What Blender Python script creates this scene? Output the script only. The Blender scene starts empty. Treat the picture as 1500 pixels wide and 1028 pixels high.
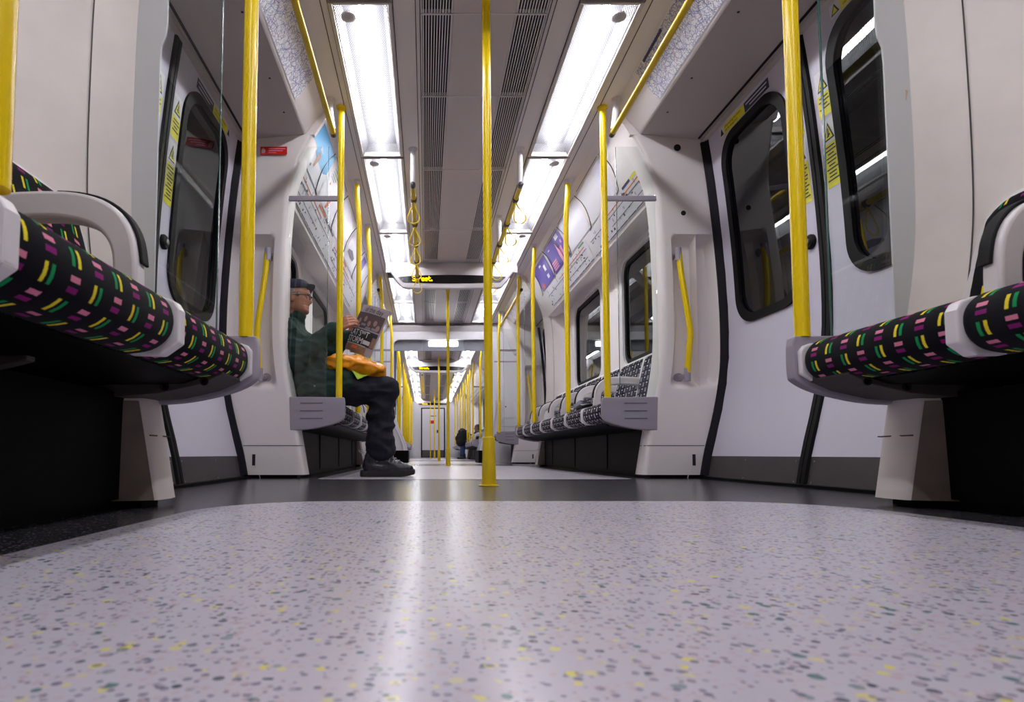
import bpy, bmesh, math, random
from mathutils import Vector, noise
random.seed(7)
SC = bpy.context.scene
COL = SC.collection
PI = math.pi

# ------------------------------------------------------------------ materials
def lin(c):
    return tuple(((v/255)/12.92 if v/255 <= .04045 else ((v/255+.055)/1.055)**2.4) for v in c)
class NT:
    def __init__(s, name):
        s.m = bpy.data.materials.new(name); s.m.use_nodes = True
        s.t = s.m.node_tree; s.n = s.t.nodes; s.l = s.t.links
        s.p = s.n['Principled BSDF']; s.out = s.n['Material Output']
    def add(s, typ, **kw):
        n = s.n.new(typ)
        for k, v in kw.items(): setattr(n, k, v)
        return n
    def link(s, a, b): s.l.new(a, b)
    def math(s, op, a, b=None, c=None):
        n = s.n.new('ShaderNodeMath'); n.operation = op
        for i, v in enumerate((a, b, c)):
            if v is None: continue
            if isinstance(v, (int, float)): n.inputs[i].default_value = v
            else: s.l.new(v, n.inputs[i])
        return n.outputs[0]
    def mix(s, f, a, b):
        n = s.n.new('ShaderNodeMix'); n.data_type = 'RGBA'
        for i, v in ((0, f), (6, a), (7, b)):
            if isinstance(v, (int, float)): n.inputs[i].default_value = v
            elif isinstance(v, tuple): n.inputs[i].default_value = (*v, 1)
            else: s.l.new(v, n.inputs[i])
        return n.outputs[2]
def mat(name, rgb, rough=.5, metal=0., spec=.5, coat=0., bump=0., bscale=200., var=0., vscale=3.):
    t = NT(name); p = t.p; c = lin(rgb)
    p.inputs['Base Color'].default_value = (*c, 1); p.inputs['Roughness'].default_value = rough
    p.inputs['Metallic'].default_value = metal; p.inputs['Specular IOR Level'].default_value = spec
    p.inputs['Coat Weight'].default_value = coat; p.inputs['Coat Roughness'].default_value = .08
    if bump or var:
        co = t.add('ShaderNodeTexCoord')
    if bump:
        nz = t.add('ShaderNodeTexNoise'); nz.inputs['Scale'].default_value = bscale; nz.inputs['Detail'].default_value = 3
        b = t.add('ShaderNodeBump'); b.inputs['Strength'].default_value = bump; b.inputs['Distance'].default_value = .002
        t.link(co.outputs['Object'], nz.inputs['Vector']); t.link(nz.outputs[0], b.inputs['Height']); t.link(b.outputs[0], p.inputs['Normal'])
    if var:
        nz = t.add('ShaderNodeTexNoise'); nz.inputs['Scale'].default_value = vscale; nz.inputs['Detail'].default_value = 5
        t.link(co.outputs['Object'], nz.inputs['Vector'])
        t.link(t.mix(nz.outputs[0], tuple(v*(1-var) for v in c), tuple(min(1, v*(1+var)) for v in c)), p.inputs['Base Color'])
    return t.m
def emis(name, rgb, k):
    t = NT(name); e = t.add('ShaderNodeEmission'); e.inputs[0].default_value = (*lin(rgb), 1); e.inputs[1].default_value = k
    t.link(e.outputs[0], t.out.inputs[0]); return t.m
def glassy(name, tint, refl=1., rough=.01):
    t = NT(name); tr = t.add('ShaderNodeBsdfTransparent'); tr.inputs[0].default_value = (*tint, 1)
    g = t.add('ShaderNodeBsdfGlossy'); g.inputs['Roughness'].default_value = rough
    f = t.add('ShaderNodeLayerWeight'); f.inputs[0].default_value = .5
    fr = t.math('ADD', t.math('MULTIPLY', t.math('POWER', f.outputs['Facing'], 5.), .95), .045)
    mx = t.add('ShaderNodeMixShader'); t.link(t.math('MINIMUM', t.math('MULTIPLY', fr, refl), 1.), mx.inputs[0])
    t.link(tr.outputs[0], mx.inputs[1]); t.link(g.outputs[0], mx.inputs[2]); t.link(mx.outputs[0], t.out.inputs[0]); return t.m
def fabric(name, base, cols):
    t = NT(name); uv = t.add('ShaderNodeUVMap', uv_map='UVMap'); sp = t.add('ShaderNodeSeparateXYZ'); t.link(uv.outputs[0], sp.inputs[0])
    a = t.math('DIVIDE', sp.outputs[0], .057); b = t.math('DIVIDE', sp.outputs[1], .040)
    nz = t.add('ShaderNodeTexNoise'); nz.inputs['Scale'].default_value = 900.; t.link(uv.outputs[0], nz.inputs['Vector'])
    wob = t.math('MULTIPLY', t.math('SUBTRACT', nz.outputs[0], .5), .12)
    fa = t.math('ADD', t.math('FRACT', a), wob); fb = t.math('ADD', t.math('FRACT', b), wob)
    ia, ib = t.math('FLOOR', a), t.math('FLOOR', b)
    par = t.math('ABSOLUTE', t.math('MODULO', t.math('ADD', ia, ib), 2.)); par = t.math('GREATER_THAN', par, .5); npar = t.math('SUBTRACT', 1., par)
    flip = t.math('GREATER_THAN', t.math('ABSOLUTE', t.math('MODULO', ib, 4.)), 1.5)
    def rect(cx, cy, hx, hy):
        return t.math('MULTIPLY', t.math('LESS_THAN', t.math('ABSOLUTE', t.math('SUBTRACT', fa, cx)), hx), t.math('LESS_THAN', t.math('ABSOLUTE', t.math('SUBTRACT', fb, cy)), hy))
    v1 = t.math('MULTIPLY', rect(.37, .5, .065, .36), npar); v2 = t.math('MULTIPLY', rect(.63, .5, .065, .36), npar)
    h1 = t.math('MULTIPLY', rect(.5, .70, .20, .11), par); h2 = t.math('MULTIPLY', rect(.5, .30, .20, .11), par)
    c = t.mix(v1, base, t.mix(flip, cols[0], cols[1])); c = t.mix(v2, c, t.mix(flip, cols[1], cols[0])); c = t.mix(h1, c, cols[2]); c = t.mix(h2, c, cols[3])
    t.link(c, t.p.inputs['Base Color']); t.p.inputs['Roughness'].default_value = .9; t.p.inputs['Sheen Weight'].default_value = .04; t.p.inputs['Specular IOR Level'].default_value = .15
    bp = t.add('ShaderNodeBump'); bp.inputs['Strength'].default_value = .5; bp.inputs['Distance'].default_value = .001; t.link(nz.outputs[0], bp.inputs['Height']); t.link(bp.outputs[0], t.p.inputs['Normal'])
    return t.m
def floor_mat(name, base, chips, dens, rough, dirt):
    t = NT(name); g = t.add('ShaderNodeNewGeometry'); c = lin(base)
    nz = t.add('ShaderNodeTexNoise'); nz.inputs['Scale'].default_value = 1.7; nz.inputs['Detail'].default_value = 6; t.link(g.outputs['Position'], nz.inputs['Vector'])
    col = t.mix(nz.outputs[0], tuple(v*(1-dirt) for v in c), tuple(min(1, v*(1+dirt)) for v in c))
    for i, (sc, rgb, d, r) in enumerate(chips):
        mp = t.add('ShaderNodeMapping'); mp.inputs['Location'].default_value = (i*3.1, i*1.7, 0); t.link(g.outputs['Position'], mp.inputs[0])
        v = t.add('ShaderNodeTexVoronoi'); v.voronoi_dimensions = '2D'; v.inputs['Scale'].default_value = sc; t.link(mp.outputs[0], v.inputs['Vector'])
        s = t.add('ShaderNodeSeparateColor'); t.link(v.outputs['Color'], s.inputs[0])
        k = t.math('MULTIPLY', t.math('LESS_THAN', s.outputs[0], d*dens), t.math('LESS_THAN', v.outputs['Distance'], t.math('MULTIPLY', t.math('ADD', s.outputs[1], .35), r)))
        col = t.mix(t.math('MULTIPLY', k, t.math('ADD', t.math('MULTIPLY', s.outputs[2], .5), .45)), col, lin(rgb))
    t.link(col, t.p.inputs['Base Color']); t.p.inputs['Specular IOR Level'].default_value = .42
    n2 = t.add('ShaderNodeTexNoise'); n2.inputs['Scale'].default_value = 5.; n2.inputs['Detail'].default_value = 8; t.link(g.outputs['Position'], n2.inputs['Vector'])
    t.p.inputs['Roughness'].default_value = rough
    n3 = t.add('ShaderNodeTexNoise'); n3.inputs['Scale'].default_value = 60.; t.link(g.outputs['Position'], n3.inputs['Vector'])
    bp = t.add('ShaderNodeBump'); bp.inputs['Strength'].default_value = .06; bp.inputs['Distance'].default_value = .001; t.link(n3.outputs[0], bp.inputs['Height']); t.link(bp.outputs[0], t.p.inputs['Normal'])
    return t.m
def cover_mat():
    # perforated translucent lamp cover: round holes on a staggered grid
    t = NT('perforated lamp cover'); g = t.add('ShaderNodeNewGeometry'); sp = t.add('ShaderNodeSeparateXYZ'); t.link(g.outputs['Position'], sp.inputs[0])
    s = .0105
    y = t.math('DIVIDE', sp.outputs[1], s*.866); iy = t.math('FLOOR', y)
    x = t.math('ADD', t.math('DIVIDE', sp.outputs[0], s), t.math('MULTIPLY', t.math('FLOORED_MODULO', iy, 2.), .5))
    fx = t.math('SUBTRACT', t.math('FRACT', x), .5); fy = t.math('MULTIPLY', t.math('SUBTRACT', t.math('FRACT', y), .5), .866)
    d = t.math('SQRT', t.math('ADD', t.math('MULTIPLY', fx, fx), t.math('MULTIPLY', fy, fy)))
    hole = t.math('LESS_THAN', d, .37)
    tr = t.add('ShaderNodeBsdfTransparent'); df = t.add('ShaderNodeBsdfDiffuse'); df.inputs[0].default_value = (.50, .49, .51, 1)
    tl = t.add('ShaderNodeBsdfTranslucent'); tl.inputs[0].default_value = (.8, .8, .82, 1)
    m1 = t.add('ShaderNodeMixShader'); m1.inputs[0].default_value = .06; t.link(df.outputs[0], m1.inputs[1]); t.link(tl.outputs[0], m1.inputs[2])
    m2 = t.add('ShaderNodeMixShader'); t.link(hole, m2.inputs[0]); t.link(m1.outputs[0], m2.inputs[1]); t.link(tr.outputs[0], m2.inputs[2])
    t.link(m2.outputs[0], t.out.inputs[0]); return t.m
def netmap_mat():
    # printed network map: coloured thin lines and specks on white
    t = NT('printed network map'); g = t.add('ShaderNodeNewGeometry'); col = (.80, .80, .84)
    sp = t.add('ShaderNodeSeparateXYZ'); t.link(g.outputs['Position'], sp.inputs[0])
    cb = t.add('ShaderNodeCombineXYZ'); t.link(sp.outputs[1], cb.inputs[0]); t.link(sp.outputs[2], cb.inputs[1]); out = None
    for sc, rgb, w in ((26., (70, 90, 180), .05), (34., (150, 100, 160), .05), (55., (70, 80, 150), .07), (15., (90, 150, 200), .03), (80., (60, 60, 110), .08), (20., (120, 110, 190), .03)):
        v = t.add('ShaderNodeTexVoronoi'); v.voronoi_dimensions = '2D'; v.feature = 'DISTANCE_TO_EDGE'; v.inputs['Scale'].default_value = sc
        n = t.add('ShaderNodeTexNoise'); n.inputs['Scale'].default_value = sc*.6; t.link(cb.outputs[0], n.inputs['Vector'])
        mp = t.add('ShaderNodeMapping'); mp.inputs['Location'].default_value = (sc, sc, 0); t.link(cb.outputs[0], mp.inputs[0]); t.link(mp.outputs[0], v.inputs['Vector'])
        k = t.math('MULTIPLY', t.math('LESS_THAN', v.outputs['Distance'], w), t.math('GREATER_THAN', n.outputs[0], .5))
        col = t.mix(t.math('MULTIPLY', k, .6), col if out is None else out, lin(rgb)); out = col
    t.link(out, t.p.inputs['Base Color']); t.p.inputs['Roughness'].default_value = .3; return t.m

M = {}
M['shell'] = mat('off white moulded shell', (236, 229, 229), .38, bump=.08, bscale=350, var=.03, vscale=2)
M['shell_dirty'] = mat('scuffed off white shell', (222, 214, 210), .42, bump=.1, bscale=300, var=.10, vscale=9)
M['ceil'] = mat('ceiling white paint', (232, 226, 226), .5, var=.03)
M['soffit'] = mat('shaded soffit panel', (196, 187, 186), .55, var=.03)  # same plastic as the shell; underside shade painted in as a darker colour
M['ceil_c'] = mat('ceiling centre panel', (206, 197, 196), .5, bump=.15, bscale=700)
M['slat'] = mat('aluminium slats', (222, 216, 216), .35, metal=.2)
M['void'] = mat('dark recess', (16, 15, 17), .7)
M['joint'] = mat('dark joint', (60, 55, 55), .6)
M['frame'] = mat('aluminium lamp frame', (206, 199, 197), .35, metal=.2)
M['reflector'] = mat('lamp reflector grey', (84, 84, 88), .6)
M['tube'] = emis('fluorescent tube', (250, 250, 255), 60.)
M['tube'].cycles.emission_sampling = 'FRONT'
M['cover'] = cover_mat()
M['door'] = mat('door lilac grey paint', (208, 203, 220), .33, bump=.04, bscale=250, var=.03)
M['kick'] = mat('door kick plate', (84, 79, 80), .4, metal=.5, var=.12, vscale=14)
M['rubber'] = mat('black rubber', (12, 11, 14), .5, spec=.15)
M['seal'] = mat('dark purple grey seal', (24, 21, 30), .55, spec=.15)
M['win'] = glassy('window glass', (.22, .22, .24), 1.5, .01)
M['screen'] = glassy('screen glass', (.95, .975, .965), 1.0, .004)
M['gedge'] = mat('green glass edge', (34, 84, 78), .2, spec=.8)
M['flange'] = mat('pale glass flange', (206, 208, 210), .3)
M['yellow'] = mat('yellow enamel', (246, 212, 0), .22, coat=.1)
M['yellow2'] = mat('worn yellow enamel', (232, 198, 8), .35, var=.08, vscale=30)
M['grey'] = mat('lilac grey plastic', (160, 153, 166), .42, bump=.1, bscale=500)
M['dgrey'] = mat('dark grey moulding', (74, 67, 66), .5, bump=.15, bscale=400)
M['groove'] = mat('groove shadow grey', (112, 106, 120), .6)
M['white'] = mat('white plastic', (226, 221, 224), .35)
M['black'] = mat('black gloss panel', (4, 4, 4), .5, spec=.1)
M['pad'] = mat('black ribbed pad', (8, 7, 11), .6, spec=.25, bump=.6, bscale=600)
M['steel'] = mat('steel', (170, 168, 170), .3, metal=.9)
M['hub'] = mat('strap holder dark', (58, 54, 58), .4)
M['fab_n'] = fabric('seat moquette with colours', lin((9, 7, 16)), [lin((12, 150, 84)), lin((236, 216, 48)), lin((222, 132, 160)), lin((134, 24, 112))])
M['fab_f'] = fabric('seat moquette pale dashes', lin((16, 14, 26)), [lin((190, 186, 204)), lin((216, 214, 224)), lin((226, 222, 232)), lin((92, 84, 118))])
M['screenled'] = mat('display window black', (12, 12, 14), .15, spec=.6)
M['led'] = emis('amber led', (255, 196, 0), 3.0)
M['ledoff'] = mat('display end grey', (44, 44, 52), .3)
M['paper'] = mat('poster paper white', (226, 226, 236), .35)
M['netmap'] = netmap_mat()
M['blue'] = mat('poster sky blue', (52, 158, 214), .35)
M['navy'] = mat('navy print', (36, 30, 84), .4)
M['purple'] = mat('purple print', (70, 44, 160), .35)
M['pink'] = mat('pink print', (232, 150, 190), .4)
M['orange'] = mat('orange print', (222, 104, 40), .4)
M['red'] = mat('red sign', (206, 30, 24), .4)
M['ink'] = mat('black ink', (24, 22, 28), .5)
M['ink2'] = mat('grey ink', (120, 118, 134), .5)
M['green'] = mat('green print', (40, 130, 80), .4)
M['sticky'] = mat('yellow sticker', (236, 226, 30), .4)
M['stickw'] = mat('white sticker', (226, 224, 226), .4)
M['stickn'] = mat('navy sticker', (40, 36, 78), .4)
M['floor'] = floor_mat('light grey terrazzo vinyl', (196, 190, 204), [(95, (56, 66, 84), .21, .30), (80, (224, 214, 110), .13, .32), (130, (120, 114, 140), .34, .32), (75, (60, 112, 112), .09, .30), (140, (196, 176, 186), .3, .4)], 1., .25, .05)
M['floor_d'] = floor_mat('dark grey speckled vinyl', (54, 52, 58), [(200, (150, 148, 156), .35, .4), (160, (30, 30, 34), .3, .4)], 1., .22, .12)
M['gang'] = mat('gangway blue grey', (150, 154, 166), .4)
M['gangd'] = mat('gangway bellows', (96, 92, 108), .6)
M['hatch'] = mat('hatch white', (232, 230, 236), .4)
M['lampw'] = emis('gangway lamp', (255, 255, 255), 9.)
M['skin'] = mat('skin', (176, 118, 92), .5, bump=.3, bscale=160, var=.10, vscale=25)
M['skin2'] = mat('skin darker', (112, 72, 58), .5, var=.08, vscale=20)
M['coat'] = mat('dark green coat cloth', (16, 48, 42), .85, bump=.35, bscale=300, var=.14, vscale=6)
M['trouser'] = mat('navy trouser cloth', (14, 13, 32), .85, bump=.3, bscale=300, var=.12, vscale=6)
M['cap'] = mat('navy cap cloth', (26, 28, 52), .8, bump=.3, bscale=400)
M['hair'] = mat('grey hair', (140, 134, 132), .8, bump=.8, bscale=500)
M['hair2'] = mat('black hair', (20, 16, 16), .7, bump=.8, bscale=400)
M['shoe'] = mat('black leather', (30, 29, 38), .3, bump=.4, bscale=120, var=.4, vscale=18)
M['sole'] = mat('black sole rubber', (18, 17, 20), .6, bump=.4, bscale=90)
M['lace'] = mat('grey lace', (150, 148, 160), .7)
M['bag'] = mat('orange plastic bag', (250, 160, 20), .3, spec=.6, bump=.4, bscale=40, var=.12, vscale=12)
M['hivis'] = mat('lime hi vis cloth', (190, 226, 70), .6)
M['news'] = mat('newsprint lilac grey', (150, 138, 146), .7, var=.08, vscale=40)
M['newsw'] = mat('newsprint pale', (196, 188, 192), .7, var=.05, vscale=40)
M['newsd'] = mat('newsprint photo dark', (74, 58, 60), .7, var=.25, vscale=60)
M['newsb'] = mat('newsprint brown', (132, 98, 76), .7, var=.3, vscale=50)
M['jeans'] = mat('blue denim', (34, 62, 108), .8, var=.15, vscale=12)
M['coat2'] = mat('black coat cloth', (16, 15, 18), .85, bump=.3, bscale=200)
M['worn'] = mat('worn shaded brown grey plinth paint', (128, 116, 106), .6, bump=.2, bscale=300, var=.25, vscale=18)  # dirt on the pillar foot, with its shade also put into the colour
M['scuff'] = mat('brown stain', (196, 168, 140), .5)

# ------------------------------------------------------------------ mesh builder
OFF = {}
class MB:
    def __init__(s, mx=1): s.v = []; s.f = []; s.uv = []; s.mi = []; s.mx = mx; s.cur = 0
    def pt(s, p): s.v.append((p[0]*s.mx, p[1], p[2])); return len(s.v)-1
    def face(s, ids, uv=None): s.f.append(tuple(ids)); s.uv.append(uv); s.mi.append(s.cur)
    def box(s, x0, x1, y0, y1, z0, z1):
        i = [s.pt(p) for p in ((x0,y0,z0),(x1,y0,z0),(x1,y1,z0),(x0,y1,z0),(x0,y0,z1),(x1,y0,z1),(x1,y1,z1),(x0,y1,z1))]
        for q in ((0,3,2,1),(4,5,6,7),(0,1,5,4),(1,2,6,5),(2,3,7,6),(3,0,4,7)): s.face([i[k] for k in q])
        return s
    def grid(s, rows, uv=None, close=False, cap=False):
        n = len(rows[0]); ids = [[s.pt(p) for p in r] for r in rows]
        for a in range(len(rows)-1):
            for b in range(n if close else n-1):
                c = (b+1) % n
                u = None
                if uv: u = [uv[a][b], uv[a][b+1], uv[a+1][b+1], uv[a+1][b]]
                s.face((ids[a][b], ids[a][c], ids[a+1][c], ids[a+1][b]), u)
        if cap:
            s.face(list(reversed(ids[0])), [uv[0][k] for k in range(n)][::-1] if uv else None)
            s.face(ids[-1], [uv[-1][k] for k in range(n)] if uv else None)
        return s
    def prism(s, poly, axis, a, b):
        # poly: 2D points; axis 'y': (x,z) extruded y a..b ; 'x': (y,z) ; 'z': (x,y)
        f = {'y': lambda p, t: (p[0], t, p[1]), 'x': lambda p, t: (t, p[0], p[1]), 'z': lambda p, t: (p[0], p[1], t)}[axis]
        return s.grid([[f(p, a) for p in poly], [f(p, b) for p in poly]], close=True, cap=True)
    def tube(s, pts, r, seg=12, closed=False, cap=True, flat=1.):
        pts = [Vector(p) for p in pts]; n = len(pts); rows = []; prev = None
        for i, p in enumerate(pts):
            if closed: d = pts[(i+1) % n]-pts[i-1]
            else: d = pts[min(i+1, n-1)]-pts[max(i-1, 0)]
            d.normalize()
            if prev is None:
                a = Vector((0, 0, 1)) if abs(d.z) < .9 else Vector((1, 0, 0)); u = d.cross(a).normalized()
            else: u = (prev-d*prev.dot(d)).normalized()
            prev = u; w = d.cross(u); rr = r[i] if isinstance(r, (list, tuple)) else r
            rows.append([p+u*(math.cos(t*2*PI/seg)*rr)+w*(math.sin(t*2*PI/seg)*rr*flat) for t in range(seg)])
        if closed: rows.append(rows[0])
        return s.grid(rows, close=True, cap=cap and not closed)
    def lathe(s, c, prof, seg=24, axis='z'):
        rows = []
        for r, h in prof:
            row = []
            for t in range(seg):
                a, b = math.cos(t*2*PI/seg)*r, math.sin(t*2*PI/seg)*r
                row.append({'z': (c[0]+a, c[1]+b, c[2]+h), 'y': (c[0]+a, c[1]+h, c[2]+b), 'x': (c[0]+h, c[1]+a, c[2]+b)}[axis])
            rows.append(row)
        return s.grid(rows, close=True, cap=True)
    def sphere(s, c, r, seg=14, rings=9, rot=None):
        if isinstance(r, (int, float)): r = (r, r, r)
        rows = []
        for i in range(1, rings):
            t = PI*i/rings; row = []
            for k in range(seg):
                p = Vector((math.sin(t)*math.cos(k*2*PI/seg)*r[0], math.sin(t)*math.sin(k*2*PI/seg)*r[1], -math.cos(t)*r[2]))
                if rot: p = rot @ p
                row.append(p+Vector(c))
            rows.append(row)
        return s.grid(rows, close=True, cap=True)
    def limb(s, a, b, ra, rb, seg=14, ea=1., eb=1.):
        # tapered capsule with an elliptical section; ea/eb squash along the second section axis (y where possible)
        a, b = Vector(a), Vector(b); d = (b-a); L = d.length; d.normalize()
        y = Vector((0, 1, 0)); w = (y-d*y.dot(d))
        if w.length < .1: w = Vector((1, 0, 0))-d*d.x
        w.normalize(); u = d.cross(w); rows = []
        for k in range(-5, 16):
            if k < 0: t = k*PI/2/5.5; p = a+d*(math.sin(t)*ra); r = math.cos(t)*ra; e = ea
            elif k <= 10: t = k/10; p = a+d*(L*t); r = ra+(rb-ra)*t; e = ea+(eb-ea)*t
            else: t = (k-10)*PI/2/5.5; p = b+d*(math.sin(t)*rb); r = math.cos(t)*rb; e = eb
            rows.append([p+u*(math.cos(q*2*PI/seg)*r)+w*(math.sin(q*2*PI/seg)*r*e) for q in range(seg)])
        return s.grid(rows, close=True, cap=True)
    def build(s, name, mats, parent=None, smooth=False, bevel=0., seg=2, recalc=True):
        off = OFF.get(parent.name, Vector((0, 0, 0))) if parent else Vector((0, 0, 0))
        me = bpy.data.meshes.new(name)
        me.from_pydata([(v[0]-off.x, v[1]-off.y, v[2]-off.z) for v in s.v], [], s.f)
        if any(u is not None for u in s.uv):
            ul = me.uv_layers.new(name='UVMap'); k = 0
            for f, u in zip(s.f, s.uv):
                for j in range(len(f)):
                    if u: ul.data[k].uv = u[j]
                    k += 1
        me.validate(clean_customdata=False)
        if len(me.polygons) == len(s.mi): me.polygons.foreach_set('material_index', s.mi)
        if recalc:
            bm = bmesh.new(); bm.from_mesh(me); bmesh.ops.recalc_face_normals(bm, faces=bm.faces); bm.to_mesh(me); bm.free()
        if not isinstance(mats, (list, tuple)): mats = [mats]
        for m in mats: me.materials.append(M[m] if isinstance(m, str) else m)
        o = bpy.data.objects.new(name, me); COL.objects.link(o)
        if parent: o.parent = parent
        OFF[o.name] = off.copy()
        if bevel:
            b = o.modifiers.new('Bevel', 'BEVEL'); b.width = bevel; b.segments = seg; b.limit_method = 'ANGLE'; b.angle_limit = .6
        if smooth:
            me.polygons.foreach_set('use_smooth', [True]*len(me.polygons))
            try: me.set_sharp_from_angle(angle=math.radians(42))
            except Exception: pass
        return o
def tag(o, label=None, cat=None, group=None, kind=None):
    if label: o['label'] = label
    if cat: o['category'] = cat
    if group: o['group'] = group
    if kind: o['kind'] = kind
    return o
def empty(name, loc, label=None, cat=None, group=None, kind=None):
    o = bpy.data.objects.new(name, None); COL.objects.link(o); o.location = loc; o.empty_display_size = .05
    OFF[o.name] = Vector(loc); return tag(o, label, cat, group, kind)
def kids(o): return [c for c in bpy.data.objects if c.parent == o]
def copy_tree(o, loc=None, label=None, group=None):
    def rec(a, par):
        c = a.copy(); COL.objects.link(c); OFF[c.name] = OFF.get(a.name, Vector((0, 0, 0))).copy()
        if par: c.parent = par
        for k in kids(a): rec(k, c)
        return c
    r = rec(o, None)
    if loc is not None: r.location = loc
    if label: r['label'] = label
    if group: r['group'] = group
    return r
def lerp(pts, x):
    if x <= pts[0][0]: return pts[0][1]
    for (a, b), (c, d) in zip(pts, pts[1:]):
        if x <= c: return b+(d-b)*(x-a)/(c-a)
    return pts[-1][1]
def smooth01(t): t = max(0., min(1., t)); return t*t*(3-2*t)
def slerp_(pts, x):  # smooth (catmull) interpolation of a table
    n = len(pts)
    if x <= pts[0][0]: return pts[0][1]
    if x >= pts[-1][0]: return pts[-1][1]
    for i in range(n-1):
        if x <= pts[i+1][0]:
            x0, y0 = pts[i]; x1, y1 = pts[i+1]; h = x1-x0; t = (x-x0)/h
            m0 = (y1-pts[i-1][1])/(x1-pts[i-1][0]) if i > 0 else (y1-y0)/h
            m1 = (pts[i+2][1]-y0)/(pts[i+2][0]-x0) if i < n-2 else (y1-y0)/h
            return (2*t**3-3*t*t+1)*y0+(t**3-2*t*t+t)*h*m0+(-2*t**3+3*t*t)*y1+(t**3-t*t)*h*m1
def catmull(pts, n=6, closed=False):
    pts = [Vector(p) for p in pts]; out = []; N = len(pts)
    for i in range(N if closed else N-1):
        g = lambda k: pts[k % N] if closed else pts[max(0, min(N-1, k))]
        p0, p1, p2, p3 = g(i-1), g(i), g(i+1), g(i+2)
        for k in range(n):
            t = k/n
            out.append(.5*((2*p1)+(p2-p0)*t+(2*p0-5*p1+4*p2-p3)*t*t+(3*p1-p0-3*p2+p3)*t**3))
    if not closed: out.append(pts[-1])
    return out
def rrect(a0, a1, b0, b1, r, n=8):
    out = []
    for cx, cy, s in ((a1-r, b1-r, 0), (a0+r, b1-r, 1), (a0+r, b0+r, 2), (a1-r, b0+r, 3)):
        for k in range(n+1):
            t = (s+k/n)*PI/2; out.append((cx+math.cos(t)*r, cy+math.sin(t)*r))
    return out
def holed(mb, outer, holes, fmap, cuts=()):
    # planar (a,b) polygon with holes, cut at b levels, mapped by fmap(a,b)->3D
    bm = bmesh.new(); es = []
    for loop in [outer]+holes:
        vs = [bm.verts.new((p[0], p[1], 0)) for p in loop]
        es += [bm.edges.new((vs[i], vs[(i+1) % len(vs)])) for i in range(len(vs))]
    bmesh.ops.triangle_fill(bm, use_beauty=True, use_dissolve=False, edges=es)
    for c in cuts:
        bmesh.ops.bisect_plane(bm, geom=bm.verts[:]+bm.edges[:]+bm.faces[:], plane_co=(0, c, 0), plane_no=(0, 1, 0))
    bm.verts.ensure_lookup_table(); bm.verts.index_update()
    base = len(mb.v)
    for v in bm.verts: mb.pt(fmap(v.co.x, v.co.y))
    for f in bm.faces: mb.face([base+v.index for v in f.verts])
    bm.free(); return mb
def ring_strip(mb, inner, outer, fmap, d=0.):
    # flat strip between two loops with equal counts, raised by d with side walls
    n = len(inner); rows = [[fmap(*p, 0) for p in outer], [fmap(*p, d) for p in outer], [fmap(*p, d) for p in inner], [fmap(*p, 0) for p in inner]]
    return mb.grid(rows, close=True)
def text_mesh(txt, size=1., align='LEFT', shear=0., spacing=1.):
    c = bpy.data.curves.new('lettering', 'FONT'); c.body = txt; c.size = size; c.align_x = align; c.shear = shear; c.space_character = spacing; c.resolution_u = 2
    o = bpy.data.objects.new('lettering', c); COL.objects.link(o)
    dg = bpy.context.evaluated_depsgraph_get(); me = bpy.data.meshes.new_from_object(o.evaluated_get(dg))
    vs = [v.co.copy() for v in me.vertices]; fs = [tuple(p.vertices) for p in me.polygons]
    bpy.data.objects.remove(o); bpy.data.curves.remove(c); bpy.data.meshes.remove(me)
    return vs, fs
def add_text(mb, txt, fmap, size=1., **kw):
    vs, fs = text_mesh(txt, size, **kw); base = len(mb.v)
    for v in vs: mb.pt(fmap(v.x, v.y))
    for f in fs: mb.face([base+i for i in f])
    return mb
SIDE = {1: 'right', -1: 'left'}

# ------------------------------------------------------------------ layout numbers
H = 2.25
CAR1 = (-2.2, 9.4); CAR2 = (10.15, 23.4)
VEST1 = (1.68, 3.44); VEST2 = (6.85, 8.62); VEST3 = (11.6, 13.36); VEST4 = (18.4, 20.16)
COVE = [(.87, 2.25), (.945, 2.125), (1.045, 1.925), (1.13, 1.76)]
PDOOR = [(0, 1.345), (.15, 1.375), (.32, 1.42), (.5, 1.46), (.68, 1.485), (.95, 1.49), (1.25, 1.478), (1.55, 1.455), (1.8, 1.43), (2.03, 1.40)]
PIN = [(.02, .985), (.27, 1.03), (.62, 1.10), (.82, 1.122), (1.2, 1.125), (1.53, 1.115), (1.76, 1.09), (1.9, 1.045), (2.07, .965)]
def cove_pt(u):  # u metres down the slope from the top
    d = 0
    for (a, b), (c, e) in zip(COVE, COVE[1:]):
        L = math.hypot(c-a, e-b)
        if u <= d+L or (c, e) == COVE[-1]:
            t = (u-d)/L; return a+(c-a)*t, b+(e-b)*t
        d += L
def cove_map(side, lift=.004):
    def f(y, u, e=0.):
        x, z = cove_pt(u); return (x-(lift+e)*.88, y, z-(lift+e)*.47)
    return f

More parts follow.
